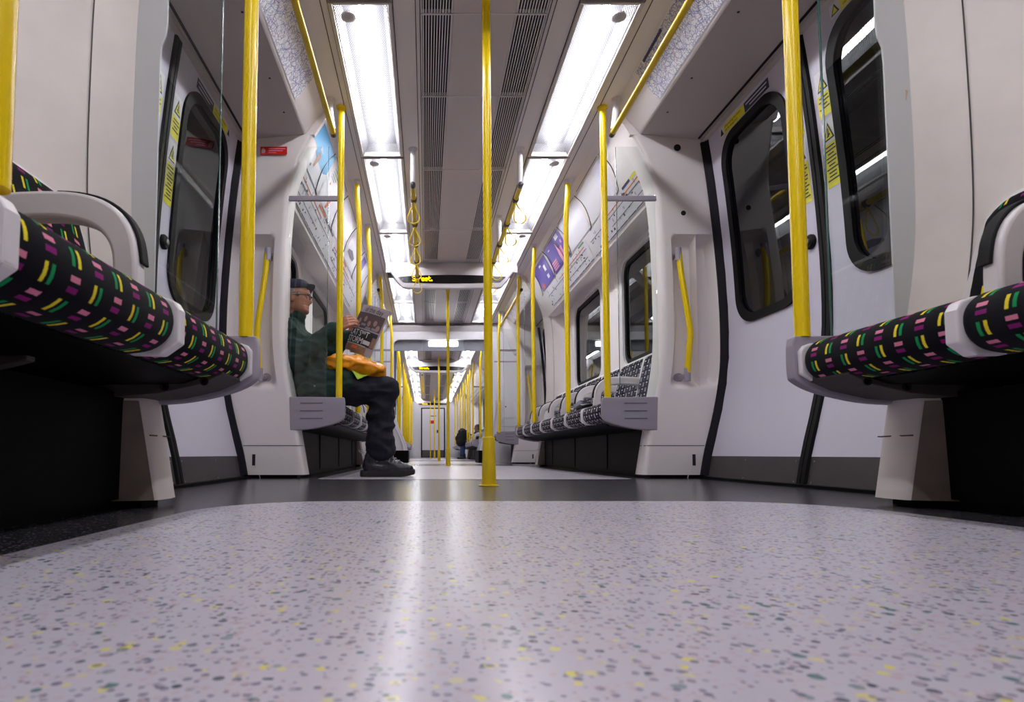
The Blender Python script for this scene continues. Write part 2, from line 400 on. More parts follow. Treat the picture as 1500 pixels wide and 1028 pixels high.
# ------------------------------------------------------------------ floor
def floor_part(name, cx):
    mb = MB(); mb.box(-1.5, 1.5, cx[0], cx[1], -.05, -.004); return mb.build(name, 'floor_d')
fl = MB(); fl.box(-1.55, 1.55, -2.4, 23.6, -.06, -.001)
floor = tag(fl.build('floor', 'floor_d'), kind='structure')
def light_area(y0, y1, r0, r1, w=.81):
    pts = []
    def corner(cx, cy, r, s):
        if r < .01: return [(cx, cy)]
        return [(cx+math.cos((s+k/10)*PI/2)*r, cy+math.sin((s+k/10)*PI/2)*r) for k in range(11)]
    pts += corner(w-r1, y1-r1, r1, 0) if r1 > .01 else [(w, y1)]
    pts += corner(-w+r1, y1-r1, r1, 1) if r1 > .01 else [(-w, y1)]
    pts += corner(-w+r0, y0+r0, r0, 2) if r0 > .01 else [(-w, y0)]
    pts += corner(w-r0, y0+r0, r0, 3) if r0 > .01 else [(w, y0)]
    mb = MB(); mb.face([mb.pt((x, y, .0005)) for x, y in pts]); return mb.build('light_vinyl', 'floor', floor)
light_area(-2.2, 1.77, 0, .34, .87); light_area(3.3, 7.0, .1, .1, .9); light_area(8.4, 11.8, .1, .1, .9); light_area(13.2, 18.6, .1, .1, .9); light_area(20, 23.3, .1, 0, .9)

# ------------------------------------------------------------------ ceiling
def joint_line(mb, y, x0, x1, z=H): mb.box(x0, x1, y-.002, y+.002, z-.003, z+.001)
ceil = MB()
for c0, c1 in (CAR1, CAR2):
    for s in (1, -1):
        a, b = sorted((s*.305, s*.445)); ceil.box(a, b, c0, c1, H, H+.02)
        a, b = sorted((s*.735, s*.87)); ceil.box(a, b, c0, c1, H, H+.02)
    ceil.box(-1.5, 1.5, c0, c1, H+.14, H+.17)
ceiling = tag(ceil.build('ceiling', 'ceil'), kind='structure')
gr = MB()
for c0, c1 in (CAR1, CAR2):
    for s in (1, -1):
        for x in (.309, .3305, .437, .742, .775): 
            a, b = sorted((s*(x-.002), s*(x+.002))); gr.box(a, b, c0, c1, H-.0025, H+.001)
gr.build('panel_joint', 'joint', ceiling)
SEAMS1 = [-1.6, -.5, .6, 1.7, 2.70, 3.35, 4.25, 5.42, 6.34]
def ceiling_vents(y0, y1, label, group):
    t = empty('ceiling_vent', (0, (y0+y1)/2, H), label, 'ceiling vent', group)
    MB().box(-.149, .149, y0+.003, y1-.003, H, H+.012).build('centre_panel', 'ceil_c', t)
    for s in (1, -1):
        a, b = sorted((s*.15, s*.304)); MB().box(a, b, y0, y1, H+.03, H+.035).build('vent_backing', 'void', t)
        sl = MB()
        for k in range(11):
            x = .157+k*.0136; sl.box(*sorted((s*(x-.0027), s*(x+.0027))), y0+.006, y1-.006, H-.001, H+.005)
        sl.box(*sorted((s*.150, s*.153)), y0+.003, y1-.003, H-.001, H+.022); sl.box(*sorted((s*.299, s*.304)), y0+.003, y1-.003, H-.001, H+.022)
        sl.box(*sorted((s*.150, s*.304)), y0, y0+.006, H-.003, H+.022)
        sl.build('slats', 'slat', t)
    MB().box(-.3, .3, y0-.002, y0+.002, H-.002, H+.001).build('seam_trim', 'slat', t)
    return t
def near(y): 
    return 'over the near aisle' if y < 2.6 else 'over the first doorway' if y < 4.1 else 'above the seated reader' if y < 6.4 else 'beyond the first display' if y < 9.5 else 'in the far carriage'
for i, (a, b) in enumerate(zip(SEAMS1, SEAMS1[1:])):
    ordn = ['hindmost', 'second hindmost', 'third', 'fourth', 'short', 'fifth', 'sixth long', 'last before the amber display'][i]
    ceiling_vents(a, b, f'slatted grey ceiling vent, {ordn} panel, {near((a+b)/2)}', 'slatted vent panels of the near ceiling')
ys = [6.8, 7.4, 8.1, 9.3]
for i, (a, b) in enumerate(zip(ys, ys[1:])): ceiling_vents(a, b, f'slatted ceiling vent between the two white light rows, {["just beyond the display", "second beyond the display", "last before the bulkhead"][i]}', 'slatted vent panels beyond the display')
ys = [10.2, 12.9, 15.5, 18.2, 20.8, 23.3]
for i, (a, b) in enumerate(zip(ys, ys[1:])): ceiling_vents(a, b, f'distant slatted ceiling vent in the far carriage, {["nearest", "second", "third", "fourth", "farthest"][i]} one', 'distant ceiling vents')

def light_panel(s, y0, y1, label, group, detail=True):
    t = empty('ceiling_light', (s*.59, (y0+y1)/2, H), label, 'ceiling light', group)
    x0, x1 = .46, .72
    tr = MB(s); zt = H+.085
    tr.grid([[(x0+.004, y0+.004, H), (x0+.03, y0+.004, zt), (x1-.03, y0+.004, zt), (x1-.004, y0+.004, H)], [(x0+.004, y1-.004, H), (x0+.03, y1-.004, zt), (x1-.03, y1-.004, zt), (x1-.004, y1-.004, H)]])
    for y in (y0+.004, y1-.004): tr.face([tr.pt(p) for p in ((x0+.004, y, H), (x0+.03, y, zt), (x1-.03, y, zt), (x1-.004, y, H))])
    tr.build('reflector', 'reflector', t)
    fr = MB(s)
    fr.box(.44, x0, y0, y1, H-.014, H+.03); fr.box(x1, .74, y0, y1, H-.014, H+.03); fr.box(x0, x1, y0, y0+.012, H-.012, H+.02); fr.box(x0, x1, y1-.012, y1, H-.012, H+.02)
    fr.build('lamp_frame', 'frame', t, bevel=.003)
    MB(s).tube([(.59, y0+.07, H+.045), (.59, y1-.07, H+.045)], .020, 8).build('fluorescent_tube', 'tube', t)
    c = MB(s); c.face([c.pt(p) for p in ((x0, y0+.01, H), (x1, y0+.01, H), (x1, y1-.01, H), (x0, y1-.01, H))])
    if detail:
        c.cur = 1; c.box(.444, .458, y0+.02, y1-.02, H-.018, H-.0145) if s == 0 else None
    c.build('lamp_cover', ['cover'], t)
    if detail: MB(s).lathe((.655, y0+.11, H+.004), [(.036, 0), (.036, .006)], 20).build('speaker_disc', 'slat', t)
    return t
LP1 = [(-1.74, -.3), (-.28, 1.14), (1.16, 2.6), (2.62, 4.04), (4.06, 5.47), (5.49, 6.62)]
NM = ['hindmost', 'second hindmost', 'nearest visible corner of', 'nearest full', 'second', 'third']
for s in (1, -1):
    for i, (a, b) in enumerate(LP1):
        light_panel(s, a, b, f'perforated white ceiling light, {NM[i]} panel of the {SIDE[s]} row before the display', 'ceiling lights before the first display')
    for i, (a, b) in enumerate([(6.9, 8.06), (8.08, 9.28)]):
        light_panel(s, a, b, f'{["nearer", "farther"][i]} white ceiling light of the {SIDE[s]} pair beyond the amber display', 'ceiling lights beyond the first display', False)
    y = 10.25; i = 0
    names = ['first', 'second', 'third', 'fourth', 'fifth', 'sixth', 'seventh', 'eighth', 'last']
    while y < 23.2:
        light_panel(s, y, min(y+1.42, 23.3), f'{names[i]} small distant light panel on the {SIDE[s]} of the far carriage ceiling', 'far carriage ceiling lights', False); y += 1.45; i += 1

# ------------------------------------------------------------------ bodyside walls
wall = {s: MB(s) for s in (1, -1)}
WALL = {s: None for s in (1, -1)}
WX = 1.33
def bank_wall(mb, y0, y1, windows):
    # cove, lip, window wall with openings
    prof = [(.87, 2.25)]+COVE[1:]+[(1.14, 1.735), (1.20, 1.72), (1.33, 1.765)]
    mb.grid([[(x, y0, z) for x, z in prof], [(x, y1, z) for x, z in prof]])
    holes = [rrect(a, b, .86, 1.70, .11) for a, b in windows]
    holed(mb, [(y0, .30), (y1, .30), (y1, 1.77), (y0, 1.77)], holes, lambda a, b: (WX, a, b))
    for h in holes: mb.grid([[(WX, a, b) for a, b in h], [(WX+.035, a, b) for a, b in h]], close=True)
    mb.grid([[(WX, y0, .3), (WX, y1, .3)], [(1.25, y0, 0), (1.25, y1, 0)]])
def vest_wall(mb, y0, y1):
    mb.grid([[(x, y, z) for x, z in ((.87, 2.25), (.885, 2.232), (1.005, 2.078), (1.02, 2.068), (1.04, 2.066))] for y in (y0, y1)])
BANKS1 = [(-2.2, 1.68, [(-1.9, -1.0), (-.75, .05), (.32, 1.32)]), (3.44, 6.85, [(3.86, 4.76), (5.36, 6.30)]), (8.62, 9.4, [])]
BANKS2 = [(10.15, 11.6, [(10.3, 11.3)]), (13.36, 18.4, [(13.8, 15.0), (15.5, 16.6), (17.0, 18.0)]), (20.16, 23.4, [(20.6, 21.6), (22.0, 23.0)])]
WN = 0
for s in (1, -1):
    for y0, y1, w in BANKS1+BANKS2: bank_wall(wall[s], y0, y1, w)
    for y0, y1 in (VEST1, VEST2, VEST3, VEST4): vest_wall(wall[s], y0, y1)
    wo = tag(wall[s].build('wall_'+SIDE[s], 'shell', smooth=True), kind='structure')
    WALL[s] = wo
    so = MB(s)
    for y0, y1 in (VEST1, VEST2, VEST3, VEST4):
        so.grid([[(x, y, z) for x, z in ((1.018, 2.068), (1.2, 2.05), (1.40, 2.03))] for y in (y0, y1)])
        so.box(1.375, 1.415, y0, y1, 2.012, 2.028)
    so.build('door_soffit', 'soffit', wo)
    jl = MB(s)
    for y0, y1 in (VEST1, VEST2, VEST3, VEST4): jl.box(1.352, 1.362, y0+.02, y1-.02, 2.028, 2.036); jl.box(1.415, 1.425, y0, y1, 2.0, 2.02)
    jl.build('soffit_groove', 'seal', wo)
    sc_ = MB(s)
    for y in (2.0, 2.45, 2.9, 3.2): sc_.lathe((1.08, y, 2.0605), [(.006, 0), (.006, .002)], 10)
    sc_.build('screw', 'ink', wo)
    # windows
    for y0, y1, w in BANKS1+BANKS2:
        for a, b in w:
            WN += 1
            t = empty(f'window_{WN}', (s*WX, (a+b)/2, 1.3), kind='structure')
            fr = MB(s); o_ = rrect(a, b, .86, 1.70, .11); i_ = rrect(a+.035, b-.035, .895, 1.665, .085)
            ring_strip(fr, i_, o_, lambda p, q, e: (WX+.03-e, p, q), .012); fr.build('window_gasket', 'rubber', t, smooth=True)
            g = MB(s); g.face([g.pt((WX+.032, p, q)) for p, q in rrect(a+.02, b-.02, .88, 1.68, .1)]); g.build('window_pane', 'win', t)
            if y1 < 7:
                su = MB(s); o2 = rrect(a-.10, b+.10, .80, 1.74, .16); i2 = rrect(a-.05, b+.05, .835, 1.72, .13)
                rows = [[(WX, p, q) for p, q in o2], [(WX-.008, p, q) for p, q in [((u[0]*.7+v[0]*.3), (u[1]*.7+v[1]*.3)) for u, v in zip(o2, i2)]], [(WX-.008, p, q) for p, q in [((u[0]*.3+v[0]*.7), (u[1]*.3+v[1]*.7)) for u, v in zip(o2, i2)]], [(WX, p, q) for p, q in i2]]
                su.grid(rows, close=True); su.build('window_surround', 'shell', t, smooth=True)

# pillars beside the doors (moulded, with a niche for the grab handle)
TN = 0
ZR = [.02+k*(2.068-.02)/110 for k in range(111)]
def pillar(s, yf, d, niche=True):
    """yf: plane facing the doorway; d=+1 bench lies beyond, -1 bench lies nearer."""
    global TN; TN += 1
    t = empty(f'trim_{TN}', (s*1.2, yf, 0), kind='structure')
    mb = MB(s); rows = []
    for z in ZR:
        xi = slerp_(PIN, z); xo = slerp_(PDOOR, z)+.01; row = []
        up_ = smooth01((z-.28)/.08)
        lo = ((xi+.17, .195), (xi+.05, .147), (xi+.008, .129), (xi, .121), (xi-.006, .0625))
        hi = ((WX, .26), (xi+.068, .14), (xi+.030, .078), (xi+.006, .034), (xi, .027)) if d < 0 else ((WX, .28), (xi+.05, .19), (xi+.02, .175), (xi, .16), (xi-.004, .08))
        for (xa, ya), (xb, yb) in zip(lo, hi): row.append((xa+(xb-xa)*up_, yf+d*(ya+(yb-ya)*up_), z))
        for k in range(5):
            a = k/4*PI/2; row.append((xi+.025-math.cos(a)*.025, yf+d*(.025-math.sin(a)*.025), z))
        n = 34
        for k in range(1, n+1):
            x = xi+.025+(xo-xi-.025)*k/n; u = (k/n)
            dep = 0
            if niche:
                fu = smooth01((u-.11)/.12)*smooth01((.93-u)/.12); fz = smooth01((z-.53)/.07)*smooth01((1.45-z)/.045); dep = .09*fu*fz
            dep += 0
            row.append((x, yf+d*dep, z))
        row.append((xo+.002, yf+d*.03, z)); rows.append(row)
    mb.grid(rows); mb.build('pillar_moulding', 'shell_dirty' if yf < 2 else 'shell', t, smooth=True)
    sl = MB(s)
    rowa = [[(slerp_(PDOOR, z)+q, yf-d*e, z) for q, e in ((-.03, -.001), (-.03, .012), (-.012, .02), (.0, .045), (.02, .045))] for z in ZR if z < 2.03]
    sl.grid(rowa); sl.build('door_seal', 'seal', t, smooth=True)
    k = MB(s); xi = slerp_(PIN, .19); xo = slerp_(PDOOR, .19); k.box(xi-.002, xo-.035, *sorted((yf-d*.0015, yf+d*.001)), .189, .1925); k.box(xi-.004, xi+.004, *sorted((yf+d*.02, yf+d*.12)), .189, .1925)
    k.build('kick_joint', 'joint', t)
    if yf < 7 and d < 0:
        k = MB(s); k.grid([[(slerp_(PIN, z)+.0655, yf+d*.1395, z), (slerp_(PIN, z)+.0672, yf+d*.143, z)] for z in ZR if .5 < z < 2.06]); k.build('panel_joint', 'joint', t)
    MB(s).prism([(.868, 2.252), (1.022, 2.066), (.955, 2.066), (.868, 2.20)], 'y', *sorted((yf, yf+d*.03))).build('pillar_gusset', 'shell', t)
    sf = MB(s); sf.grid([[(slerp_(PIN, z)+a_, yf+d*(b_+.0015), z) for a_, b_ in ((.008, .129), (.05, .147), (.17, .195))] for z in [.02+.262*k2/10 for k2 in range(11)]]); sf.build('worn_shaded_plinth_side', 'worn', t)  # overlay darkens the bench-side face: real dirt plus painted shade
    k = MB(s); k.box(1.278, 1.296, *sorted((yf-d*.002, yf+d*.001)), .075, .14); k.build('vent_slot', 'ink', t)
    b = MB(s); b.box(xi+.02, xo+.05, *sorted((yf+d*.015, yf+d*.11)), 0, .03); b.build('plinth', 'black', t)
    if yf < 2 and s == 1:
        k = MB(1); k.face([k.pt((1.1135, 1.652+math.cos(a*.7)*.011*(1+.3*math.sin(a*2.1)), 1.185+math.sin(a*.7)*.017*(1+.3*math.sin(a*1.3)))) for a in range(9)]); k.build('brown_stain', 'scuff', t)
    return t
for s in (1, -1):
    for (a, b) in (VEST1, VEST2, VEST3, VEST4):
        pillar(s, a, -1); pillar(s, b, 1)
h = MB(1); h.lathe((1.235, 3.4385, 1.985), [(.021, 0), (.021, .003)], 20, 'y'); h.lathe((1.262, 3.4385, 1.582), [(.015, 0), (.015, .003)], 20, 'y')
o = h.build('round_vent_plug', 'void'); tag(o, 'pair of round black holes set in the white pillar right of the aisle', 'pillar holes')
o.name = 'round_vent_hole'

# doors
DN = 0
def door(s, y0, y1, detail, word):
    global DN; DN += 1
    t = empty(f'door_{DN}', (s*1.45, (y0+y1)/2, 0), kind='structure')
    mid = (y0+y1)/2-.01
    P = lambda y, z, e=0.: (slerp_(PDOOR, z)-e, y, z)
    cuts = [.13, .25, .4, .55, .7, .85, 1.0, 1.2, 1.4, 1.6, 1.75, 1.9]
    for q, (a, b) in enumerate(((y0-.03, mid-.03), (mid+.03, y1+.03))):
        wa, wb = (mid-.72, mid-.14) if q == 0 else (mid+.14, mid+.74)
        outer = [(a, .13), (b, .13), (b, 2.03), (a, 2.03)]
        W = rrect(wa+.03, wb-.03, .89, 1.90, .13)
        lf = MB(s); holed(lf, outer, [W], P, cuts[1:]); leaf = lf.build('door_leaf', 'door', t, smooth=True)
        kp = MB(s); kp.grid([[P(a, z), P(b, z)] for z in (0, .04, .08, .13)]); kp.build('kick_plate', 'kick', leaf)
        if detail:
            sc = MB(s)
            for y in (a+.03, (a+b)/2, b-.03): 
                for z in (.02, .11): sc.lathe((slerp_(PDOOR, z)-.004, y, z), [(.004, 0), (.004, .004)], 8, 'x')
            sc.build('screw', 'steel', leaf)
        def dens(loop):
            out = []
            for i in range(len(loop)):
                p, r = loop[i], loop[(i+1) % len(loop)]; n = max(1, int(abs(r[1]-p[1])/.08))
                out += [(p[0]+(r[0]-p[0])*k/n, p[1]+(r[1]-p[1])*k/n) for k in range(n)]
            return out
        o_ = dens(rrect(wa, wb, .86, 1.93, .16)); n = len(o_); i_ = [(((p-(wa+wb)/2)*(1-.085/(wb-wa)*1.0)+(wa+wb)/2), (z-1.395)*(1-.085/1.07)+1.395) for p, z in o_]
        gk = MB(s); ring_strip(gk, i_, o_, P, .012); gk.build('window_gasket', 'rubber', leaf, smooth=True)
        gl = MB(s); holed(gl, dens(rrect(wa+.02, wb-.02, .88, 1.91, .14)), [], lambda y, z: P(y, z, -.006), cuts[4:]); gl.build('window_pane', 'win', leaf, smooth=True)
        if detail:
            e = b-.105 if q == 0 else a+.022  # stickers beside the seam
            e2 = e+.08
            for z0, z1, wh in ((1.60, 1.80, .10), (1.29, 1.585, .105)):
                st = MB(s); st.grid([[P(e, z, .002), P(e2, z, .002)] for z in (z0, (z0+z1)/2, z1-wh)])
                st.cur = 1; st.grid([[P(e, z, .002), P(e2, z, .002)] for z in (z1-wh, z1)])
                st.cur = 2
                c = (e+e2)/2; zt = z1-.015; zb = z1-wh+.012
                st.face([st.pt(P(*p, .003)) for p in ((c-.032, zb), (c+.032, zb), (c, zt))])
                st.cur = 0; st.face([st.pt(P(*p, .004)) for p in ((c-.023, zb+.006), (c+.023, zb+.006), (c, zt-.014))])
                st.cur = 2; st.face([st.pt(P(*p, .005)) for p in ((c-.004, zb+.012), (c+.006, zb+.012), (c+.003, zt-.03), (c-.003, zt-.025))]); st.face([st.pt(P(*p, .005)) for p in ((c-.012, zb+.02), (c+.012, zb+.012), (c+.012, zb+.017), (c-.01, zb+.027))])
                n = int((z1-z0-wh-.02)/.016)
                for k in range(n):
                    z = z1-wh-.016-k*.016; w = .026+.008*math.sin(k*2.3)
                    st.face([st.pt(P(*p, .0035)) for p in ((c-w, z-.003), (c+w, z-.003), (c+w, z+.003), (c-w, z+.003))])
                st.build('warning_sticker', ['sticky', 'stickw', 'ink'], leaf)
            if q == 1 or q == 0:
                ya, yb, yn = (mid+.24, mid+.46, mid+.72) if q == 1 else (mid-.20, mid-.44, None)
                if q == 1:
                    st = MB(s); Q = lambda y, z, e: P(y, z, e)
                    st.cur = 0; st.grid([[Q(yb+.002, z, .002), Q(yn-.05, z, .002)] for z in (1.945, 1.995)])
                    st.cur = 1; st.grid([[Q(yn-.05, z, .002), Q(yn, z, .002)] for z in (1.945, 1.995)])
                    st.cur = 3; st.grid([[Q(ya, z, .002), Q(yb, z, .002)] for z in (1.945, 1.995)])
                    st.cur = 2
                    st.face([st.pt(Q(*p, .004)) for p in ((yn-.045, 1.95), (yn-.008, 1.95), (yn-.026, 1.99))])
                    L = yn-.06; dirn = -1
                    for r_, tx in enumerate(('Obstructing the doors', 'can be dangerous')):
                        add_text(st, tx, (lambda r_: lambda x, y: Q(L-x, 1.974-r_*.020+y, .004))(r_) if s == 1 else (lambda r_: lambda x, y: Q(yb+.012+x, 1.974-r_*.020+y, .004))(r_), .0185)
                    st.cur = 1
                    for r_, (p, w) in enumerate(((.012, .19), (.02, .15))): st.face([st.pt(Q(*c, .004)) for c in ((ya+p, 1.975-r_*.018), (ya+p+w, 1.975-r_*.018), (ya+p+w, 1.981-r_*.018), (ya+p, 1.981-r_*.018))])
                    st.build('header_sticker', ['sticky', 'stickw', 'ink', 'stickn'], leaf)
                else:
                    st = MB(s); st.cur = 1; st.grid([[P(mid-.26, z, .002), P(mid-.20, z, .002)] for z in (1.945, 2.0)]); st.cur = 0; st.grid([[P(mid-.50, z, .002), P(mid-.26, z, .002)] for z in (1.945, 2.0)])
                    st.cur = 2; st.face([st.pt(P(*p, .004)) for p in ((mid-.255, 1.952), (mid-.207, 1.952), (mid-.231, 1.995))]); st.cur = 0; st.face([st.pt(P(*p, .005)) for p in ((mid-.246, 1.956), (mid-.216, 1.956), (mid-.231, 1.984))]); st.cur = 2
                    for r_ in range(2): add_text(st, ('Obstructing the doors', 'can be dangerous')[r_], (lambda r_: lambda x, y: P(mid-.275-x if s == 1 else mid-.49+x, 1.977-r_*.022+y, .004))(r_), .0195)
                    st.build('header_sticker', ['sticky', 'stickw', 'ink'], leaf)
        if q == 1:
            bt = MB(s); x = slerp_(PDOOR, 1.11); bt.lathe((x, mid+.085, 1.11), [(.034, 0), (.034, -.012), (.028, -.018), (.02, -.018)], 20, 'x'); bo = bt.build('door_button', 'rubber', leaf, smooth=True)
            bt = MB(s); bt.lathe((x-.018, mid+.085, 1.11), [(.014, 0), (.014, -.008), (.008, -.010)], 16, 'x'); bt.build('button_cap', 'steel', leaf, smooth=True)
    ed = MB(s); zz = [k*2.03/20 for k in range(21)]
    ed.grid([[P(mid+a_, z, e) for a_, e in ((-.032, 0), (-.026, .012), (-.004, .012), (0, .004), (.004, .012), (.026, .012), (.032, 0))] for z in zz]); ed.build('meeting_edge_rubber', 'rubber', t, smooth=True)
    th = MB(s); th.box(1.30, 1.50, y0, y1, -.005, .012); th.build('threshold', 'black', t)
    return t
for s in (1, -1):
    door(s, *VEST1, True, ''); door(s, *VEST2, True, ''); door(s, *VEST3, False, ''); door(s, *VEST4, False, '')

# ------------------------------------------------------------------ seats
def make_seat(s, fab, arm, label, group, kind='mid'):
    """seat template occupying y 0..0.482 at local origin (aisle at x 0.775)."""
    t = empty('train_seat', (s*1.0, .24, 0), label, 'seat', group); W = .482
    prof = [(1.22, .345), (1.0, .337), (.88, .335), (.815, .343), (.782, .368), (.774, .40), (.780, .43), (.805, .453), (.86, .463), (1.0, .456), (1.22, .44)]
    pts = [(p.x, p.y) for p in catmull([(a, b, 0) for a, b in prof], 4)]
    arc = [0]
    for a, b in zip(pts, pts[1:]): arc.append(arc[-1]+math.hypot(b[0]-a[0], b[1]-a[1]))
    cx, cz = 1.0, .40
    rows = []; uvs = []
    for y, k in ((.006, .020), (.008, .010), (.014, .003), (.024, 0), (.24, 0), (W-.024, 0), (W-.014, .003), (W-.008, .010), (W-.006, .020)):
        row = []
        for x, z in pts:
            dx, dz = (cx-x), (cz-z); L = math.hypot(dx, dz*4)
            zz = z+(1 if cz > z else -1)*k; xx = x+k if x < .9 else x
            row.append((xx, y, zz))
        rows.append(row); uvs.append([(y, a) for a in arc]+[(y, arc[-1])])
    c = MB(s); c.grid(rows, uv=uvs); n = len(pts)
    for r_, q in ((0, 1), (len(rows)-1, 0)):
        ids = [c.pt(p) for p in rows[r_]]; c.face(ids if q else ids[::-1], [(p[0], p[2]) for p in rows[r_]] if q else [(p[0], p[2]) for p in rows[r_]][::-1])
    c.build('seat_cushion', fab, t, smooth=True)
    bp = [(1.22, .43), (1.125, .44), (1.13, .50), (1.155, .62), (1.185, .74), (1.20, .785), (1.222, .805), (1.26, .80)]
    bpts = [(p.x, p.y) for p in catmull([(a, b, 0) for a, b in bp], 4)]; ba = [0]
    for a, b in zip(bpts, bpts[1:]): ba.append(ba[-1]+math.hypot(b[0]-a[0], b[1]-a[1]))
    y0, y1 = (.014, W-.014) if kind == 'mid' else (.014, .372) if kind == 'last' else (.20, W-.014)
    def drop(y):
        if kind == 'last': return .10*smooth01((y-.27)/.12)**1.8
        if kind == 'first': return .10*smooth01((.32-y)/.12)**1.8
        return 0.
    n_ = 14; ysb = [y0, y0+.003, y0+.012]+[y0+.03+(y1-y0-.06)*k/n_ for k in range(n_+1)]+[y1-.012, y1-.003, y1]
    rows = []; uvs = []
    for i, y in enumerate(ysb):
        e = min(y-y0, y1-y); k = .024*(1-min(1, e/.016))**2
        rows.append([(x+k*(1 if x < 1.24 else 0), y, .44+(z-.44)*(1-drop(y))-k*.3*(1 if z > .75 else 0)) for x, z in bpts]); uvs.append([(y, a) for a in ba]+[(y, ba[-1])])
    b = MB(s); b.grid(rows, uv=uvs)
    b.build('backrest', fab, t, smooth=True)
    z0, z1 = (0, W) if kind == 'mid' else (0, .41) if kind == 'last' else (.175, W)
    sp_ = [(1.195, .40), (1.132, .43), (1.148, .55), (1.188, .74), (1.208, .800), (1.24, .820), (1.325, .820), (1.325, .40)]
    sh = MB(s); sh.grid([[(x, y, .43+(z-.43)*(1-drop(y)*.95)) for x, z in sp_] for y in [z0+(z1-z0)*k/12 for k in range(13)]], close=True, cap=True); sh.build('seat_shell', 'white', t, bevel=.004)
    if arm:
        outer = [(1.20, .655), (1.05, .664), (.96, .658), (.90, .632), (.865, .585), (.852, .52), (.850, .44)]; inner = [(1.20, .60), (1.05, .610), (.975, .604), (.930, .585), (.905, .55), (.898, .50), (.897, .44)]
        oo = [(p.x, p.y) for p in catmull([(a, b_, 0) for a, b_ in outer], 4)]; ii = [(p.x, p.y) for p in catmull([(a, b_, 0) for a, b_ in inner], 4)]
        a = MB(s); a.prism(oo+ii[::-1], 'y', -.021, .021); ar = a.build('armrest', 'white', t, smooth=True, bevel=.008, seg=3)
        k0, k1 = 5, 21; pa = MB(s); sub = oo[k0:k1]
        o2 = []
        for i, p in enumerate(sub):
            q0, q1 = oo[k0+i-1], oo[k0+i+1]; tx, tz = q1[0]-q0[0], q1[1]-q0[1]; L = math.hypot(tx, tz); o2.append((p[0]+tz/L*.007, p[1]-tx/L*.007))
        o2 = [(p[0], p[1]) for p in o2]
        if o2[3][1] < sub[3][1]: o2 = [(2*p[0]-q[0], 2*p[1]-q[1]) for p, q in zip(sub, o2)]
        pa.prism(sub+o2[::-1], 'y', -.006, .024); pa.build('arm_pad', 'pad', ar, smooth=True, bevel=.003)
        d = MB(s); d.prism([(.765, .36), (.765, .425), (.775, .442), (.80, .452), (.86, .462), (1.1, .455), (1.1, .345), (.80, .335)], 'y', -.015, .015); d.build('divider', 'white', t, bevel=.004)
    return t
ORD = ['first', 'second', 'third', 'fourth', 'fifth', 'sixth', 'seventh', 'eighth', 'ninth', 'tenth', 'eleventh']
def side_phrase(s): return 'right-hand' if s == 1 else 'left-hand'
tmpl = {}
for s in (1, -1):
    for fab in ('fab_n', 'fab_f'):
        tmpl[s, fab] = make_seat(s, fab, True, 'x', 'x')
    tmpl[s, 'last'] = make_seat(s, 'fab_n', True, 'x', 'x', 'last'); tmpl[s, 'first'] = make_seat(s, 'fab_f', True, 'x', 'x', 'first'); tmpl[s, 'lastf'] = make_seat(s, 'fab_f', True, 'x', 'x', 'last')
def place(s, fab, ys_, labels, group, noarm=()):
    for i, (y, l) in enumerate(zip(ys_, labels)):
        key = fab
        if fab == 'fab_n' and i == len(ys_)-1: key = 'last'
        if fab == 'fab_f' and i in noarm: key = 'first'
        elif fab == 'fab_f' and i == len(ys_)-1 and len(ys_) in (2, 7, 10): key = 'lastf'
        c = copy_tree(tmpl[s, key], (s*1.0, y+.24, 0), l, group)
        if i in noarm:
            for k in kids(c):
                if k.name.startswith('armrest') or k.name.startswith('divider'):
                    for g in kids(k): bpy.data.objects.remove(g)
                    bpy.data.objects.remove(k)
for s in (1, -1):
    yb = [1.157+.0-.482*k for k in range(0, 7)][::-1]
    lb = []
    for k in range(7):
        r = 6-k
        lb.append([f'colourful dashed seat at the doorway end of the near {side_phrase(s)} bench',
                   f'colourful dashed seat cut by the {SIDE[s]} edge of the photo, next to the doorway-end seat',
                   f'colourful dashed seat third from the doorway on the near {side_phrase(s)} bench'][r] if r < 3 else f'colourful dashed seat {ORD[r]} from the doorway on the near {side_phrase(s)} bench')
    place(s, 'fab_n', yb, lb, f'colourful seats of the near {side_phrase(s)} bench')
    yb = [3.476+.478*k for k in range(7)]
    lb = [f'{ORD[k]} dark seat with pale dashes on the middle {side_phrase(s)} bench, counted from its screen' for k in range(7)]
    place(s, 'fab_f', yb, lb, f'pale dashed seats of the middle {side_phrase(s)} bench', noarm=(0,))
    place(s, 'fab_f', [8.67], [f'single dark patterned seat on the {SIDE[s]} between the second doorway and the bulkhead'], 'seats at the carriage end', noarm=(0,))
    place(s, 'fab_f', [10.3+.48*k for k in range(2)], [f'{ORD[k]} dark seat beyond the gangway on the {SIDE[s]}' for k in range(2)], 'seats just beyond the gangway')
    n = 10
    place(s, 'fab_f', [13.42+.49*k for k in range(n)], [f'{ORD[k]} distant dark seat along the far carriage bench on the {SIDE[s]}' for k in range(n)], f'distant seats on the {SIDE[s]}', noarm=(0,))
    place(s, 'fab_f', [20.2+.49*k for k in range(6)], [f'very distant dark seat by the end door on the {SIDE[s]}, {ORD[k]} from the last doorway' for k in range(6)], f'farthest seats on the {SIDE[s]}', noarm=(0,))
for t in tmpl.values():
    for k in kids(t):
        for g in kids(k): bpy.data.objects.remove(g)
        bpy.data.objects.remove(k)
    bpy.data.objects.remove(t)

